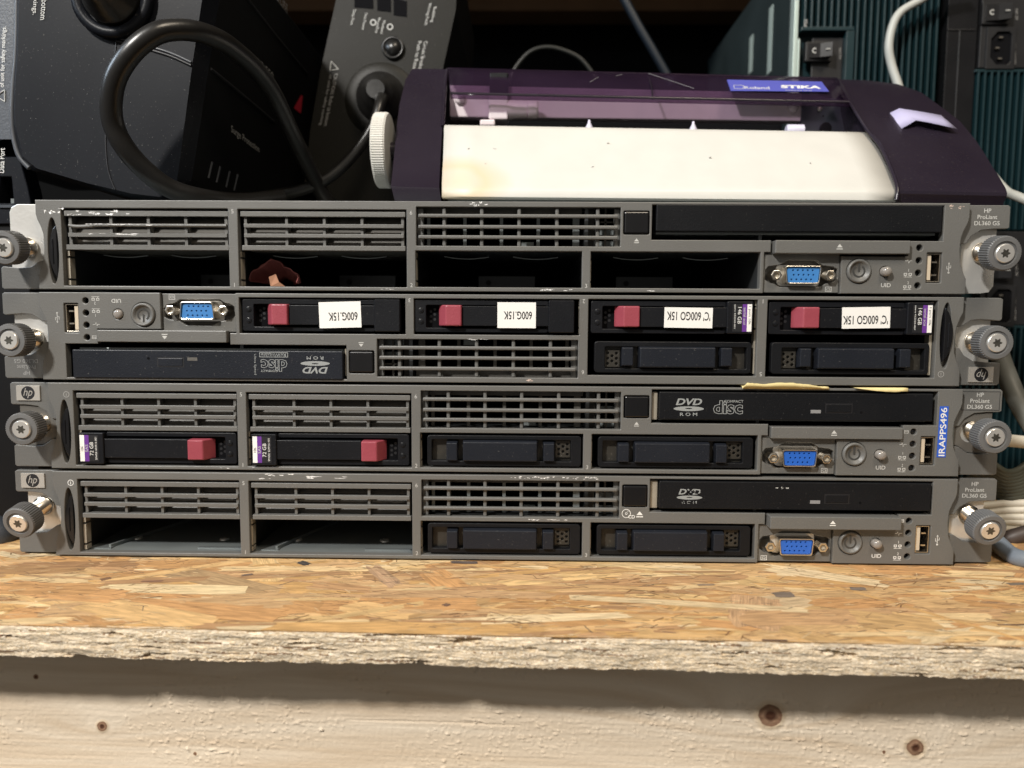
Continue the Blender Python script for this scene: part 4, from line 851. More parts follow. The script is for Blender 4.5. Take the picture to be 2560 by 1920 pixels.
# inside: rail, carriage, side plate, rollers, black bed
rl = MB(); a = at(1124, 212, 116); b = at(2003, 300, 116); c1 = at(1124, 292, 116).z; c2 = at(2003, 303, 116).z
rl.hexa([Vector((a.x, 116, c1)), Vector((b.x, 116, c2)), Vector((b.x, 116, at(2003, 232, 116).z)), Vector((a.x, 116, a.z)), Vector((a.x, 124, c1)), Vector((b.x, 124, c2)), Vector((b.x, 124, at(2003, 232, 116).z)), Vector((a.x, 124, a.z))], M['pinkg'])
rail = cub(rl, 'carriage_rail', 0.8)
for px, py in ((1150, 248), (1981, 271)):
    s_ = MB(); s_.lathe([(3.4, 0), (3.3, 1.6), (2.2, 2.6), (0.01, 2.9)], at(px, py, 116), (0, -1, 0), M['pinkg'], 20); cub(s_, 'rail_screw')
cg = MB(); q = at(1270, 260, 100)
x0, x1 = at(1222, 260, 104).x, at(1270, 260, 104).x; zt, zb = at(1240, 240, 104).z, at(1240, 300, 104).z; cg.box(x0, x1, 112, 122, zt, at(1240, 186, 116).z, M['black'])
cg.box(x0, x1, 102, 118, zb, zt, M['pinkg']); cg.box(at(1200, 300, 103).x, at(1238, 300, 103).x, 101, 118, at(1200, 316, 103).z, at(1200, 300, 103).z, M['pinkg'])
cg.lathe([(6.5, -10), (6.3, 0), (5.4, 4), (5.2, 12)], at(1268, 275, 108), (1, 0, 0), M['pinkg'], 24); cg.lathe([(5.6, 12.5), (5.6, 18), (4.6, 19)], at(1268, 275, 108), (1, 0, 0), M['pinkg'], 24)
cub(cg, 'blade_carriage', 1.0, label=None) if False else cub(cg, 'blade_carriage', 1.0)
sp_ = MB(); sp_.add([at(2003, 232, 118), at(2100, 250, 118), at(2172, 342, 118), at(2003, 335, 118)], [(0,1,2,3)], M['steelp'])
sp_.add([at(2100, 235, 96), at(2172, 342, 96), at(2172, 342, 160), at(2100, 235, 160)], [(0,1,2,3)], M['steelp']); sp_.lathe([(1.6, 0), (1.4, 0.8), (0.01, 1)], at(2049, 273, 117.9), (0, -1, 0), M['steel'], 14); sp_.lathe([(0.5, 0), (0.4, 0.2)], at(2058, 290, 117.9), (0, -1, 0), M['ink'], 10)
sp_.lathe([(3.5, 0), (3.5, 2)], at(2062, 322, 117.9), (0, -1, 0), M['ink'], 20)
cub(sp_, 'side_plate')
bed = MB(); l0 = at(1110, 330, 100); l1 = at(2235, 345, 100)
bed.box(l0.x, l1.x, 97, 222, 175, l1.z-1.5, M['void']); bed.box(l0.x, l1.x, 221, 224, 175, at(1300, 230, 221).z, M['void']); cub(bed, 'bed')
bs_ = MB(); p = at(1120, 498, 60); p2 = at(2230, 507, 60); bs_.box(p.x, p2.x, 61, 70, 172.8, 186, M['bay']); cub(bs_, 'base_pan')
for px, py in ((1473, 318), (1733, 322)):
    w = MB(); w.lathe([(2.4, -3), (2.2, 0), (0.9, 2.6), (0.7, 4.2)], at(px, py, 99), (0, 0, 1), M['lilac'], 16); cub(w, 'grit_roller_cap')
w = MB(); w.lathe([(2.6, 0), (3.4, 1), (3.4, 10)], at(1965, 326, 100), (1, 0, 0), M['lilac'], 20); cub(w, 'pinch_roller')
kn = MB(); kc = at(960, 377, 92); kr = (at(960, 284, 92)-at(960, 470, 92)).length/2
kn.lathe([(kr-2.5, -4.6), (kr-0.6, -4.1), (kr, -3.3), (kr, 3.0), (kr-0.8, 4.0), (5, 4.4)], kc, (1, 0, 0), M['cream'], gear=(96, 0.32, (2, 3))); kn.lathe([(5, 4), (5, 14)], kc, (1, 0, 0), M['purp'], 16)
cub(kn, 'feed_knob')

# curled strip of paper on the cutter
def hY(py): 
    tb = [(198, 128), (216, 121), (243, 112), (272, 105), (305, 96), (350, 87), (388, 77)]
    for (a, A_), (b, B_) in zip(tb, tb[1:]):
        if py <= b: return A_+(B_-A_)*(py-a)/(b-a)
    return 77
Us = [(2161, 292, 1.0), (2188, 291, 1.0), (2213, 289.5, 1.2), (2232, 279, 7), (2248, 271, 10), (2300, 279, 9), (2352, 288, 5), (2372, 305, 2.5)]
Ls = [(2198, 328, 1.0), (2220, 328, 1.0), (2246, 326.5, 1.2), (2268, 314, 7), (2290, 301, 10), (2325, 307, 9), (2365, 316, 5), (2393, 323, 1.2)]
st = MB(); st.grid([[at(a, b, hY(b-12)-c) for a, b, c in Us], [at((a+d)/2, (b+e)/2, hY((b+e)/2-12)-(c+f)/2-0.4) for (a, b, c), (d, e, f) in zip(Us, Ls)], [at(a, b, hY(b-12)-c) for a, b, c in Ls]], mat('pale_violet_paper', (0.44, 0.42, 0.62), 0.6, var=0.04))
o = st.obj('paper_strip', None, origin=at(2270, 310, 90), solid=0.25); tag(o, 'curled white paper strip stuck on the purple right end of the cutter', 'paper strip')

# ================================================================== black power units at the left with cords
M['ups'] = mat('satin_black_case', (0.0058, 0.0066, 0.0092), 0.42, bump=0.06, bscale=900, var=0.2, vscale=12, dust=0.25, spec=0.14)
M['upsB'] = mat('olive_black_rear_panel', (0.0095, 0.0088, 0.0065), 0.5, spec=0.2, bump=0.3, bscale=900, var=0.15, vscale=12, dust=0.2)
M['upsd'] = mat('shaded_black_case', (0.003, 0.003, 0.0035), 0.55, bump=0.1, bscale=900, dust=0.05, spec=0.2)  # darker copy of the case black; shade on the sides put into colour
M['rubber'] = mat('black_rubber_cord', (0.011, 0.0105, 0.010), 0.34, bump=0.15, bscale=500, var=0.2, vscale=60)
M['edge'] = mat('grey_case_edge', (0.05, 0.054, 0.062), 0.45, var=0.4, vscale=60)  # lighter grey for the case edge, ledge line and vent strips
M['redt'] = mat('red_marking', (0.45, 0.02, 0.04), 0.5)
uo = at(260, 450, 60); uo.z = 173.5
UA = empty('power_backup_unit', uo, 'large black power backup unit standing at upper left behind the cord loop', 'power unit')
def ua(mb, name, par=None, **k): return mb.obj(name, par or UA, origin=uo, loc=(0, 0, 0), **k)
front = [(50, -160), (47, 0), (44, 141), (38, 219), (38, 313), (58, 392), (92, 421), (219, 458), (330, 484), (400, 492), (436, 478), (443, 448), (481, 160), (505, 0), (520, -160)]
outer = [(30, -160), (36, 0), (33, 141), (26, 219), (26, 313), (46, 398), (82, 427), (219, 466), (330, 494), (410, 505), (465, 495), (480, 448), (523, 163), (548, 0), (575, -160)]
r0 = [at(x, y, 28) for x, y in front]; r1 = [at(x, y, 38) for x, y in outer]; 
for p in r0+r1: p.z = max(p.z, 174.0)
r2_ = [Vector((p.x, 262, p.z)) for p in r1]
b = MB(); n = len(r0); b.add(r0, [tuple(range(n))], M['ups'])
b.add(r0+r1, [(i, (i+1) % n, n+(i+1) % n, n+i) for i in range(n)], M['ups']); b.add(r1+r2_, [(i, (i+1) % n, n+(i+1) % n, n+i) for i in range(n)], M['upsd']); b.add(r2_, [tuple(range(n))], M['upsd'])
ua(b, 'case', bevel=1.5)
e_ = MB(); e_.tube([at(x-6, y, 33) for x, y in ((52, -100), (50, 0), (47, 141), (40, 219), (38, 313), (52, 385), (80, 420))], 1.4, M['edge'], 8, 4); ua(e_, 'case_edge')
sm = MB()
sm.tube([at(x, y, 27.9) for x, y in ((291, 60), (291, 105), (280, 200), (268, 290), (264, 350), (268, 410), (276, 445), (288, 474))], 0.35, M['ink'], 6, 4)
sm.tube([at(x, y, 27.8) for x, y in ((291, 94), (330, 104), (380, 118), (430, 134), (478, 156))], 0.7, M['edge'], 6, 4); sm.tube([at(x, y+8, 27.9) for x, y in ((291, 94), (330, 104), (380, 118), (430, 134), (478, 156))], 0.8, M['ink'], 6, 4)
ua(sm, 'case_seams')
# round socket recess with a plugged boot
c0 = at(283, -8, 27); k = 0.2085
pl = MB(); pl.lathe([(20.5, 0.5), (20.5, -2), (18.6, -3.2), (15.5, -3.0), (14.8, 0.2)], c0, (0, 1, 0), M['ups'], 48); ua(pl, 'socket_ring')
pl = MB(); pl.lathe([(14.0, 0), (14.0, -4), (12.4, -5), (12.2, -8), (10.5, -9), (10.4, -12), (8.8, -13), (8.6, -17), (6.5, -18)], c0, (0, 1, 0), M['rubber'], 40); ua(pl, 'plug_boot')
# side lettering, seams, vents on the right-hand side
sp0 = r1[12]; sn = (r1[13]-r1[11]).cross(Vector((0, 1, 0))).normalized(); off = sn if sn.x > 0 else -sn
def side(px, py, lift=0.25): return atp(px, py, sp0+off*lift, sn)
sm = MB(); sm.tube([side(617, -5), side(690, 90), side(768, 184)], 0.8, M['ink'], 6, 2); sm.tube([side(527, 172), side(600, 232), side(685, 304)], 0.8, M['ink'], 6, 2)
for i, (x, y) in enumerate(((530, 405), (550, 416), (574, 428), (594, 436))): sm.tube([side(x, y), side(x-9, y+40)], 0.7, M['edge'], 6, 1)
ua(sm, 'side_seams')
tx = MB(); u_ = (side(560, 300)-side(560, 330)); tx.text3('Surge Protection', side(578, 335, 0.5), side(648, 386, 0.5), u_, 5.0, M['printd']); tx.text3('BACK-UPS ES', side(690, 5, .5), side(718, 38, .5), u_, 6, M['printd'])
tx.text3('CE 550', side(640, 168, .5), side(683, 208, .5), u_, 6, M['printd'])
tx.add([side(735, 270, .5), side(752, 238, .5), side(757, 240, .5), side(752, 284, .5)], [(0,1,2,3)], M['redt'])
Uf = Vector((1, 0, 0.12)); 
tx.text3('bottom', at(104, 0, 27.6), at(104, 50, 27.6)+Vector((-0.8, 0, 0)), Uf, 3.0, M['print']); tx.text3('markings.', at(82, -32, 27.6), at(82, 38, 27.6)+Vector((-0.8, 0, 0)), Uf, 3.0, M['print'])
rnd = random.Random(9)
for i in range(70):
    x, y = rnd.uniform(55, 440), rnd.uniform(80, 470)
    if y > 430-(200-x)*0.1: continue
    p = at(x, y, 27.75); l = rnd.uniform(0.12, 0.5); a = rnd.uniform(0, 3.1)
    tx.add([p, p+Vector((l*math.cos(a), 0, l*math.sin(a))), p+Vector((l*math.cos(a)-0.1, 0, l*math.sin(a)+0.18))], [(0,1,2)], M['printd'])
ua(tx, 'printed_lettering')
cord = MB(); cl = [(820, 512, 130), (790, 455, 120), (733, 340, 90), (686, 240, 70), (645, 180, 52), (595, 132, 36), (545, 98, 22), (483, 77, 10), (420, 76, 2), (376, 92, -2), (330, 130, -4), (292, 188, -3), (278, 251, 0), (284, 313, 4), (313, 370, 8), (360, 423, 14), (423, 470, 22), (500, 494, 34), (600, 505, 60), (700, 495, 90)]
cord.tube([(*at(x, y, Y), 4.9) for x, y, Y in cl], 4.9, M['rubber'], 20, 8)
o = cord.obj('cable', None, origin=at(420, 200, 0)); tag(o, 'thick black power cord looping in front of the power unit', 'cord')
# second unit
ub0 = at(950, 500, 200); ub0.z = 173.5
UBx = empty('power_backup_unit', ub0, 'second power backup unit behind the loop, showing its olive black rear with circuit breaker button', 'power unit')
def ub(mb, name, par=None, **k): return mb.obj(name, par or UBx, origin=ub0, loc=(0, 0, 0), **k)
YB = 160
out = [(846, -120), (840, 0), (800, 182), (775, 330), (760, 470), (900, 520), (1030, 520), (1085, 300), (1108, 168), (1139, 26), (1150, -120)]
q = [at(x, y, YB) for x, y in out]
for p in q: p.z = max(p.z, 174)
b = MB(); n = len(q); qb = [p+Vector((0, 150, 0)) for p in q]; b.add(q, [tuple(range(n))], M['upsB']); b.add(q+qb, [(i, (i+1) % n, n+(i+1) % n, n+i) for i in range(n)], M['upsd']); ub(b, 'case', bevel=2)
y_ = YB-0.3
d = MB()
for x0, x1, y0, y1 in ((886, 933, -30, 18), (943, 977, -30, 26), (984, 1017, -5, 38)):
    d.add([at(x0, y0, y_), at(x1, y0+8, y_), at(x1, y1+4, y_), at(x0, y1, y_)], [(0,1,2,3)], M['void'])
ub(d, 'data_ports'); 
d = MB(); d.lathe([(7.6, 0), (7.4, -2.0), (5.9, -2.2), (5.7, -0.8), (5.2, -0.8), (5.0, -3.2), (0.01, -3.4)], at(983, 121, YB), (0, 1, 0), M['rubber'], 30); ub(d, 'breaker_button')
d = MB(); d.lathe([(25, 0.2), (24, -0.8), (17.5, -1.0)], at(953, 250, YB), (0, 1, 0), M['upsB'], 40); d.lathe([(17, 0), (16, -5), (14.8, -5.5), (14, -9), (12.6, -9.5), (12, -13), (9, -15), (6, -20)], at(953, 245, YB), (0, 1, 0), M['rubber'], 36); ub(d, 'cord_boot')
d = MB(); dU = Vector((1, 0, 0.16))
def vt(s, x, y, L_, h, m=None, lean=-0.20):
    d.text3(s, at(x, y, y_-0.1), at(x+lean*L_, y+L_, y_-0.1), dU, h, m or M['print'])
vt('Data Port', 883, 25, 38, 2.0); vt('Not Power', 912, 34, 42, 2.0); vt('Modem/', 957, 52, 34, 2.0); vt('Phone/Fax', 945, 45, 38, 2.0); vt('Building', 1082, 18, 38, 2.6); vt('Wiring Fault', 1070, 8, 56, 2.6)
vt('Circuit Breaker', 1060, 104, 74, 2.6); vt('Push to Reset', 1045, 104, 74, 2.6); vt('CAUTION: Refer to bottom', 836, 185, 130, 2.4, M['printd']); vt('of unit for safety marking', 822, 188, 125, 2.2, M['printd'])
for px, py in ((933, 56), (975, 67)):
    pc_ = at(px, py, y_-0.1); ringf(d, pc_.x, pc_.z, pc_.y, 1.4, 2.1, M['print'], 18)
t3 = [at(825, 176, y_-.1), at(846, 173, y_-.1), at(828, 153, y_-.1)]
for i in range(3): d.tube([t3[i], t3[(i+1) % 3]], 0.28, M['print'], 4, 1)
ub(d, 'printed_lettering')
cord = MB(); cord.tube([(*at(953, 246, YB-16), 5.0), (*at(950, 262, YB-24), 3.6), (*at(935, 310, YB-28), 3.6), (*at(905, 360, YB-30), 3.6), (*at(860, 412, YB-34), 3.6), (*at(810, 452, YB-38), 3.6), (*at(740, 478, YB-42), 3.6), (*at(660, 492, YB-44), 3.6), (*at(600, 500, YB-40), 3.6)], 3.6, M['rubber'], 16, 6)
o = cord.obj('cable', None, origin=at(850, 400, 120)); tag(o, 'black cord curving down from the rear of the second power unit', 'cord')
# unit at the far left edge
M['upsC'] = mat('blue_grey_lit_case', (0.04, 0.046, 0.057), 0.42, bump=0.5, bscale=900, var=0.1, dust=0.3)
uc0 = at(0, 560, 70); uc0.z = -1.0
UC = empty('power_backup_unit', uc0, 'power unit cropped by the left edge of the photo with safety text running upward', 'power unit')
def uc(mb, name, **k): return mb.obj(name, UC, origin=uc0, loc=(0, 0, 0), **k)
Yc = 66
b = MB(); q = [at(x, y, Yc) for x, y in ((52, -150), (44, 0), (34, 180), (30, 348), (-260, 350), (-260, -150))]; n = len(q); qb = [p+Vector((0, 160, 0)) for p in q]
b.add(q, [tuple(range(n))], M['upsC']); b.add(q+qb, [(i, (i+1) % n, n+(i+1) % n, n+i) for i in range(n)], M['ups'])
b2 = [at(x, y, Yc) for x, y in ((48, 392), (70, 470), (82, 530), (82, 560), (-260, 560), (-260, 390))]
bo = [at(x, y, Yc) for x, y in ((0, 442), (28, 442), (34, 508), (-4, 508))]
bb = [p+Vector((0, 160, 0)) for p in b2]; b.plate([(p.x, p.z) for p in b2], [[(p.x, p.z) for p in bo]], Yc, Yc+12, 0.5, M['ups']); 
b.add([p+Vector((0, 8, 0)) for p in q], [tuple(range(len(q)))], M['void'])
mid = [at(x, y, Yc+12) for x, y in ((90, 330), (90, 570), (-260, 570), (-260, 330))]; b.add(mid, [(0,1,2,3)], M['void'])
z0 = at(0, 560, Yc).z; b.box(-420, at(60, 560, Yc).x, Yc+2, 226, -1, z0, M['upsd'])
uc(b, 'case', bevel=1)
t = MB(); U_ = Vector((-1, 0, 0)); t.text3('of unit for safety markings.', at(13, 218, Yc-.3), at(18, 66, Yc-.3), U_, 3.2, M['printb']); t.text3('Data Port', at(10, 432, Yc-.3), at(12, 370, Yc-.3), U_, 3.0, M['printb'])
t3 = [at(12, 225, Yc-.3), at(12, 254, Yc-.3), at(-12, 240, Yc-.3)]
for i in range(3): t.tube([t3[i], t3[(i+1) % 3]], 0.3, M['print'], 4, 1)
uc(t, 'printed_lettering')
lp = MB(); p0 = at(-5, 512, Yc-1); p1 = at(40, 512, Yc-1); lp.box(p0.x, p1.x, Yc-1, Yc+6, p0.z-1.5, p0.z, M['upsC']); lp.box(at(24, 500, Yc).x, at(36, 500, Yc).x, Yc+1, Yc+5, at(24, 508, Yc).z, at(24, 496, Yc).z, M['bay']); uc(lp, 'port_rim')

# ================================================================== finned network units at the right, standing on the shelf
M['teal'] = mat('dark_teal_painted_metal', (0.007, 0.024, 0.029), 0.34, bump=0.1, var=0.2, vscale=15)
M['teals'] = mat('teal_grey_side_sheet', (0.028, 0.040, 0.042), 0.45, 0.3, var=0.4, vscale=14)
M['mod'] = mat('black_power_module', (0.013, 0.013, 0.014), 0.4, var=0.2)
M['light'] = mat('pale_green_edge_metal', (0.50, 0.60, 0.56), 0.4, 0.4)
M['gcable'] = mat('light_grey_cable', (0.42, 0.43, 0.40), 0.45)
YD = 205
def bx3(mb, px0, py0, px1, py1, Y, dep, m, front=0):
    a = at(px0, py1, Y); b = at(px1, py0, Y); mb.box(a.x, b.x, Y-front, Y+dep, a.z, b.z, m)
def rocker(par, org, cx, cy, w, h, Y, name='rocker_switch'):
    r = MB(); bx3(r, cx-w/2-8, cy-h/2-7, cx+w/2+8, cy+h/2+7, Y, 3, M['mod'], 2); o = r.obj(name, par, origin=org, loc=(0, 0, 0), bevel=0.4)
    k = MB(); a = at(cx-w/2, cy+h/2, Y); b = at(cx+w/2, cy-h/2, Y); mxx = (a.x+b.x)/2
    k.add([(a.x, Y-3, a.z), (mxx, Y-4.5, a.z), (b.x, Y-7.5, a.z), (b.x, Y-7.5, b.z), (mxx, Y-4.5, b.z), (a.x, Y-3, b.z), (a.x, Y+1, a.z), (b.x, Y+1, a.z), (b.x, Y+1, b.z), (a.x, Y+1, b.z)], [(0,1,4,5), (1,2,3,4), (0,6,7,2,1), (5,4,3,8,9), (2,7,8,3), (0,5,9,6)], M['slot'])
    ringf(k, a.x+3.5, (a.z+b.z)/2, Y-3.9, 1.2, 1.9, M['print'], 14); k.box(b.x-4.5, b.x-1.5, Y-7.6, Y-7, (a.z+b.z)/2-0.4, (a.z+b.z)/2+0.2, M['print'])
    k.obj('rocker', o, origin=org, loc=(0, 0, 0))
xl = at(1984, 100, YD).x; xr = at(2358, 100, YD).x
d1 = Vector(((xl+xr)/2, YD, -1.0)); D1 = empty('network_unit', d1, 'dark teal finned equipment case standing behind the right end of the cutter', 'equipment')
def dd(mb, name, par=None, org=None, **k): return mb.obj(name, par or D1, origin=org or d1, loc=(0, 0, 0), **k)
b = MB(); ztop = 395; b.box(xl, xr, YD+8, YD+255, -1, ztop, M['teal']); b.box(xl-0.6, xl-0.05, YD+8, YD+250, 0, ztop-1, M['teals'])
b.box(xl, xl+3, YD, YD+8, -1, ztop, M['light']); b.box(xl+3.5, xl+5, YD+0.5, YD+8, -1, at(0, 95, YD).z, M['light']); dd(b, 'case', bevel=0.5)
# slots of the side sheet
sl = MB()
for yy, top, bot in ((YD+96, 85, 178), (YD+46, 10, 178)):
    X = xl-0.7; 
    def zAt(py, Yq): return at(1850, py, Yq).z
    sl.box(X-0.3, X, yy, yy+9, zAt(bot, yy), zAt(top, yy), M['light'])
dd(sl, 'side_slots')
fn = MB(); x = at(2010, 0, YD).x
i = 0
while x < xr-2:
    zt_ = ztop-1; zb_ = at(2010, 70, YD).z if x < at(2130, 0, YD).x else -1
    fn.box(x, x+1.6, YD-2, YD+9, zb_, zt_, M['teal']); x += 4.75
dd(fn, 'cooling_fins', bevel=0.3)
md = MB(); bx3(md, 2002, 92, 2112, 900, YD, 4, M['mod'], -2); bx3(md, 2000, 70, 2132, 80, YD, 8, M['teal'], 3); p = at(2112, 92, YD); md.box(p.x, p.x+6, YD-3, YD+8, 0, at(0, 80, YD).z, M['teal']); pmod = dd(md, 'power_module', bevel=0.4)
rocker(D1, d1, 2045, 131, 52, 34, YD)
t = MB(); t.text3('PS2', at(2018, 66, YD-2.5), at(2018, 48, YD-2.5), Vector((-1, 0, 0)), 2.2, M['print']); dd(t, 'printed_lettering'); t = MB(); t.text3('AC ON', at(2103, 148, YD-2.5), at(2103, 120, YD-2.5), Vector((-1, 0, 0)), 1.6, M['printd']); dd(t, 'printed_lettering')
xl2 = at(2363, 100, YD).x; xr2 = xl2+125
d2 = Vector(((xl2+xr2)/2, YD, -1.0)); D2 = empty('network_unit', d2, 'black and teal equipment case at the right photo edge with open mains inlets', 'equipment')
b = MB(); b.box(xl2+0.5, xr2, YD+8, YD+255, -1, ztop, M['teal']); b.box(xl2+0.5, at(2440, 100, YD).x, YD-1, YD+8, -1, ztop, M['bezelg']) if 'bezelg' in M else b.box(xl2+0.5, at(2440, 100, YD).x, YD-1, YD+8, -1, ztop, M['slot'])
b.box(at(2400, 0, YD).x, at(2404, 0, YD).x, YD-1.6, YD, -1, at(2400, 75, YD).z, M['mod']); b.box(xl2+0.5, at(2440, 0, YD).x, YD-1.8, YD, at(0, 78, YD).z, at(0, 74, YD).z, M['mod'])
b.obj('case', D2, origin=d2, loc=(0, 0, 0), bevel=0.5)
for y0 in (0, 640):
    md = MB(); bx3(md, 2442, y0-60 if y0 else -80, 2640, y0+172, YD, 8, M['mod'], 2); m_ = md.obj('power_module', D2, origin=d2, loc=(0, 0, 0), bevel=0.5)
    rocker(D2, d2, 2487, y0+36, 56, 40, YD-2)
    inl = MB(); a = at(2466, y0+166, YD); c = at(2522, y0+84, YD); w = c.x-a.x; h = c.z-a.z
    oc = [(a.x, a.z+h*0.22), (a.x+w*0.3, a.z), (c.x-2, a.z), (c.x, a.z+2), (c.x, c.z-2), (c.x-2, c.z), (a.x+w*0.3, c.z), (a.x, c.z-h*0.22)]
    inl.plate([(a.x-3, a.z-3), (c.x+3, a.z-3), (c.x+3, c.z+3), (a.x-3, c.z+3)], [oc], YD-4, YD-2.1, 0.2, M['mod']); inl.box(a.x, c.x, YD-2.3, YD-2.2, a.z, c.z, M['void'])
    for fx, fz in ((0.45, 0.18), (0.3, 0.5), (0.45, 0.82)): inl.box(a.x+w*fx-1.4, a.x+w*fx+1.4, YD-4.5, YD-2.2, a.z+h*fz-0.5, a.z+h*fz+0.5, M['nickel'])
    inl.obj('mains_inlet', D2, origin=d2, loc=(0, 0, 0))
    t = MB(); t.text3('AC ON', at(2545, y0+50, YD-2.5), at(2545, y0+22, YD-2.5), Vector((-1, 0, 0)), 1.8, M['printd']); t.text3('100-240V~ 50/60Hz', at(2540, y0+160, YD-2.5), at(2540, y0+88, YD-2.5), Vector((-1, 0, 0)), 1.4, M['printd']); t.obj('printed_lettering', D2, origin=d2, loc=(0, 0, 0))
fn = MB(); x = at(2450, 0, YD).x
for (t0, t1) in ((178, 575), (815, 1350)):
    x = at(2450, 0, YD).x; za, zb_ = at(2500, t1, YD).z, at(2500, t0, YD).z
    fn.box(x-2, xr2, YD-3, YD+8, zb_-1.5, zb_+0.5, M['teal'])
    while x < xr2-2: fn.box(x, x+1.6, YD-3, YD+9, za, zb_-1, M['teal']); x += 4.75
fn.obj('cooling_fins', D2, origin=d2, loc=(0, 0, 0), bevel=0.3)

def cable(pts, r, m, label, name='cable', group=None, n=14):
    c = MB(); c.tube([at(*p) for p in pts], r, m, n, 6); q = at(*pts[len(pts)//2]); o = c.obj(name, None, origin=q); return tag(o, label, 'cable', group)
cable([(2420, -60, 185), (2340, -22, 190), (2299, 2, 190), (2252, 30, 190), (2231, 66, 190), (2222, 117, 190), (2229, 163, 190), (2246, 215, 188), (2262, 270, 186)], 2.9, M['gcable'], 'light grey cable hanging in front of the teal fins')
cable([(2480, 440, 160), (2515, 478, 150), (2545, 492, 140), (2600, 515, 130)], 3.0, M['gcable'], 'light grey cable beside the lower right corner of the cutter')
M['dcable'] = mat('blue_black_cable', (0.008, 0.012, 0.018), 0.35); M['ocable'] = mat('dull_green_cable', (0.011, 0.012, 0.010), 0.45)
cable([(1530, -60, 260), (1562, 0, 260), (1600, 70, 260), (1635, 130, 260), (1680, 210, 260)], 3.6, M['dcable'], 'dark cable hanging down behind the middle of the cutter')
cable([(1270, 210, 300), (1290, 168, 300), (1325, 130, 300), (1368, 118, 300), (1415, 128, 300), (1455, 150, 300), (1490, 195, 300)], 1.9, M['ocable'], 'thin dark cable arching above the cutter hood')
M['gray2'] = mat('grey_green_cable', (0.15, 0.155, 0.14), 0.5); M['wcable'] = mat('cream_flat_cable', (0.62, 0.58, 0.49), 0.5); M['slate'] = mat('slate_blue_cable', (0.17, 0.20, 0.24), 0.5); M['coil'] = mat('olive_cable_coil', (0.075, 0.08, 0.062), 0.5); M['brownc'] = mat('dark_brown_cable', (0.06, 0.045, 0.04), 0.5)
cable([(2485, 830, 90), (2500, 890, 85), (2522, 950, 80), (2548, 1010, 72), (2590, 1080, 66)], 5.2, M['gray2'], 'thick grey green cable running down right of the second server')
cable([(2430, 1085, 60), (2500, 1098, 62), (2550, 1104, 64), (2640, 1112, 66)], 3.6, M['wcable'], 'pale flat cable coming out beside the third server')
co = MB()
for i in range(9):
    R_ = 1.0+i*0.09
    co.tube([at(2420, 1100+i*15, 66+i*2), at(2490, 1165+i*9, 64+i), at(2530, 1180+i*8, 66), at(2575, 1150+i*9, 70), at(2640, 1060+i*6, 78)], 1.9, M['coil'], 10, 5)
o = co.obj('cable_coil', None, origin=at(2530, 1200, 66)); tag(o, 'coil of dark olive cable lying right of the two lower servers', 'cable coil')
for i, (a, b_, r) in enumerate(((1262, 1246, 2.2), (1280, 1262, 2.0), (1296, 1282, 2.1), (1306, 1298, 1.8), (1322, 1316, 2.0))):
    cable([(2420, a+4, 70), (2480, a, 68-i), (2530, (a+b_)/2+4, 66-i), (2640, b_+12, 62-i)], r, M['wcable'], ('topmost', 'second from the top', 'middle', 'fourth from the top', 'lowest')[i]+' cream cable of the bundle right of the bottom server', group='cream cables beside the bottom server')
cable([(2430, 1352, 50), (2490, 1356, 46), (2540, 1340, 42), (2640, 1312, 40)], 4.2, M['brownc'], 'dark brown cable lying on the shelf right of the bottom server')
cable([(2455, 1332, 30), (2490, 1354, 22), (2525, 1385, 10), (2560, 1398, 2), (2640, 1408, -6)], 4.3, M['slate'], 'slate blue cable end lying on the shelf at the right photo edge')
# dark block and cable at the left edge
lb = MB(); lb.tube([at(-120, 1300, 40), at(-60, 1310, 30), at(-10, 1330, 25), at(8, 1352, 28), at(6, 1380, 34)], 8, M['upsC'], 16, 5); o = lb.obj('cable', None, origin=at(-20, 1330, 28)); tag(o, 'thick dark cable end cropped by the left photo edge beside the bottom server', 'cable')

# scrap in the top server's second bay
sc_m = MB(); rows = []; rnd = random.Random(4)
c_ = at(697, 705, 22)
for j in range(9):
    r = []; 
    for i in range(22):
        a = math.radians(185-190*i/21); t = j/8; rad = 11.5*(1+0.10*math.sin(i*0.75)+0.04*math.sin(i*2.1+j)+0.05*t)*(1-0.72*t*t)*(1 if j else 1+rnd.uniform(-.04, .03))
        r.append(Vector((c_.x+rad*1.0*math.cos(a), 14+t*20, c_.z-0.8+rad*0.92*max(0, math.sin(a))*(1-0.15*t)+(2 if i < 6 else 0)*(1-t)*0.3)))
    rows.append(r)
sc_m.grid(rows, M['scrap'])
k0 = at(690, 700, 12); sc_m.add([k0+Vector((-3.5, 0, 1.5)), k0+Vector((0, 0, 3.0)), k0+Vector((1.5, 0, -1)), k0+Vector((4, 1, -3)), k0+Vector((-3, 1, -3))], [(0,1,2,3,4)], M['scrap2'])
o = sc_m.obj('crumpled_scrap', None, origin=Vector((c_.x, 20, 3*PIT+1.6)), solid=0.4); tag(o, 'crumpled pinkish red scrap lying in the second open bay of the top server', 'scrap')
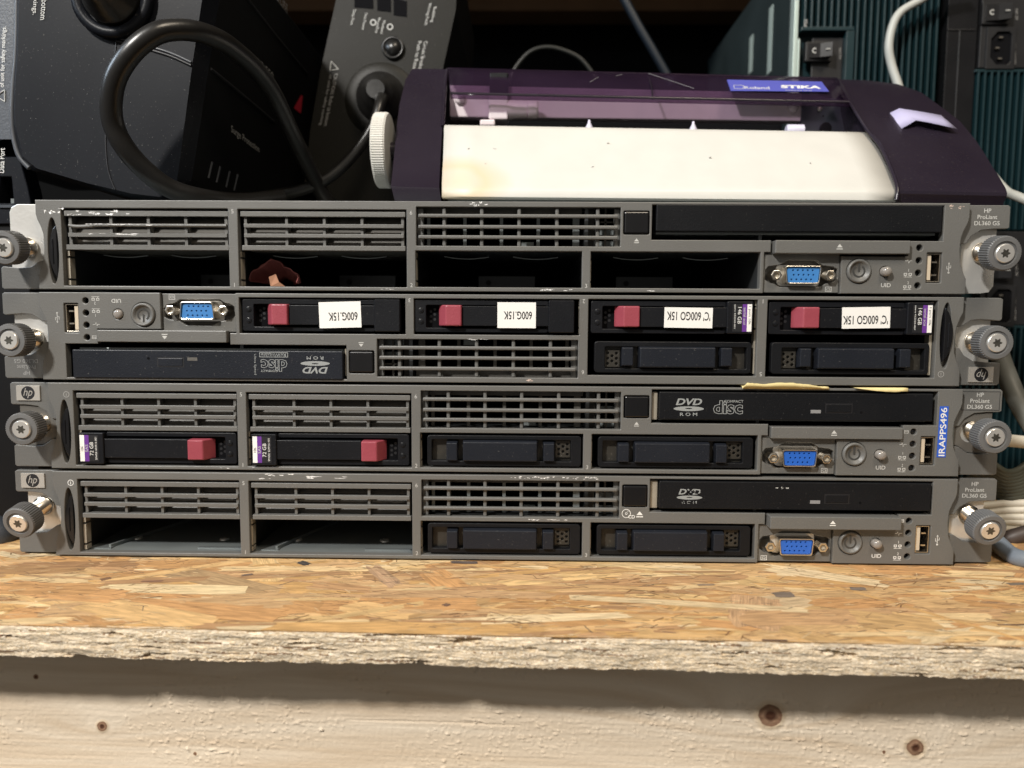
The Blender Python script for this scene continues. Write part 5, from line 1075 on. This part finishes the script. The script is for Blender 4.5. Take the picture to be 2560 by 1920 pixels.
# torn yellow paper
tp = MB(); g = 2*PIT-0.7
def cr4(x, y): return (1480+x/3.456, 940+y/3.456)
def cr5(x, y): return (1920+x/3.456, 940+y/3.456)
rnd = random.Random(2)
top = []
ctrl = [(1300, 104), (1320, 80), (1345, 58), (1400, 66), (1500, 68), (1600, 62), (1740, 60), (1850, 74), (1960, 92), (2080, 110)]
for (a, b), (c, d_) in zip(ctrl, ctrl[1:]):
    for k in range(4): t = k/4; top.append((a+(c-a)*t, b+(d_-b)*t+rnd.uniform(-4, 4)))
tr_ = [at(*cr4(x, y), -2.2) for x, y in top]; bt_ = [at(*cr4(x, 106+(x-1300)*0.012), -0.9) for x, y in top]; bk = [Vector((p.x, 25, g)) for p in bt_]; fr_ = [Vector((p.x, 0.3, g)) for p in bt_]
tp.grid([tr_, bt_, fr_, bk], M['yellow'])
c5 = [(760, 104), (850, 118), (940, 130), (1020, 136), (1100, 140), (1160, 134), (1210, 134)]
tr_ = [at(*cr5(x, 103+x*0.003), -1.2) for x, y in c5]; bt_ = [at(*cr5(x, y), -1.8) for x, y in c5]; bk = [Vector((p.x, 25, g)) for p in tr_]
tp.grid([bt_, tr_, bk], M['yellow'])
o = tp.obj('torn_paper', None, origin=at(2000, 975, 0), solid=0.25); tag(o, 'torn yellow paper sticking out between the second and third servers', 'paper')

# ================================================================== setting behind
z1b = at(1400, 26, 480).z
bw = MB(); bw.box(-700, 700, 560, 575, -120, 700, mat('dark_back_wall', (0.004, 0.004, 0.004), 0.95, spec=0.1)); us_ = MB(); us_.box(-700, 700, 130, 559, z1b+90.5, z1b+103, mat('added_board_underside', (0.35, 0.24, 0.13), 0.8)); o = us_.obj('added_shelf_board', None, origin=(0, 345, z1b+96)); tag(o, 'unseen upper shelf board added out of view to shade the background, resting on the rear rail', 'shelf')  # upper board is added out of view to keep light off the background
o = bw.obj('back_wall', None, origin=(0, 567, -120)); tag(o, 'dark back wall behind the shelf', 'wall')  # near-black wall colour carries the shade behind the shelf
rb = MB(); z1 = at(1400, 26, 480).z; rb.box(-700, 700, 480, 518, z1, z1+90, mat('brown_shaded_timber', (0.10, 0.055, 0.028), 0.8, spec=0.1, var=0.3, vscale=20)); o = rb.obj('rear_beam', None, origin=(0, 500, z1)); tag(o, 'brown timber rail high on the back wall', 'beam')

# ================================================================== light
w = bpy.data.worlds.new('World'); scene.world = w; w.use_nodes = True
nt = w.node_tree; N = nt.nodes; L = nt.links; bg = N['Background']
tc = N.new('ShaderNodeTexCoord'); dt = N.new('ShaderNodeVectorMath'); dt.operation = 'DOT_PRODUCT'; dt.inputs[1].default_value = Vector((-0.35, -0.80, 0.48)).normalized()
L.new(tc.outputs['Generated'], dt.inputs[0])
rp = N.new('ShaderNodeValToRGB'); e = rp.color_ramp.elements; e[0].position = 0.35; e[0].color = (0.006, 0.006, 0.007, 1); e[1].position = 1.0; e[1].color = (0.95, 0.90, 0.82, 1); x_ = e.new(0.6); x_.color = (0.11, 0.10, 0.088, 1); x_ = e.new(0.85); x_.color = (0.36, 0.335, 0.30, 1)
mr = N.new('ShaderNodeMapRange'); mr.inputs['From Min'].default_value = -1; L.new(dt.outputs['Value'], mr.inputs['Value']); L.new(mr.outputs[0], rp.inputs['Fac'])
L.new(rp.outputs['Color'], bg.inputs[0]); bg.inputs[1].default_value = 0.42
def area(name, loc, target, size, power, col):
    l = bpy.data.lights.new(name, 'AREA'); l.shape = 'DISK'; l.size = size*MM; l.energy = power; l.color = col
    o = bpy.data.objects.new(name, l); COL.objects.link(o); o.location = Vector(loc)*MM
    d = (Vector(target)-Vector(loc)); o.rotation_euler = d.to_track_quat('-Z', 'Y').to_euler(); return o
area('key_lamp', (-900, -1300, 1330), (0, 0, 60), 170, 50, (1.0, 0.965, 0.91))
area('ceiling_lamp', (500, -900, 1500), (0, -50, 0), 500, 14, (1.0, 0.86, 0.68))
area('window_light', (-1100, -300, 700), (-200, 0, 150), 400, 6, (0.72, 0.85, 1.0))

# ================================================================== camera
cd = bpy.data.cameras.new('camera'); cam = bpy.data.objects.new('camera', cd); COL.objects.link(cam)
R3 = Matrix((r2, u2, -fw)).transposed().to_4x4(); R3.translation = CAM*MM; cam.matrix_world = R3
cd.sensor_width = 36; cd.sensor_fit = 'HORIZONTAL'; cd.lens = F/2560*36; cd.clip_start = 0.01; cd.clip_end = 20
cd.dof.use_dof = True; cd.dof.focus_distance = 0.352; cd.dof.aperture_fstop = 7.5
scene.camera = cam
scene.render.engine = 'CYCLES'
scene.view_settings.view_transform = 'Standard'; scene.view_settings.look = 'None'; scene.view_settings.exposure = 0; scene.view_settings.gamma = 1
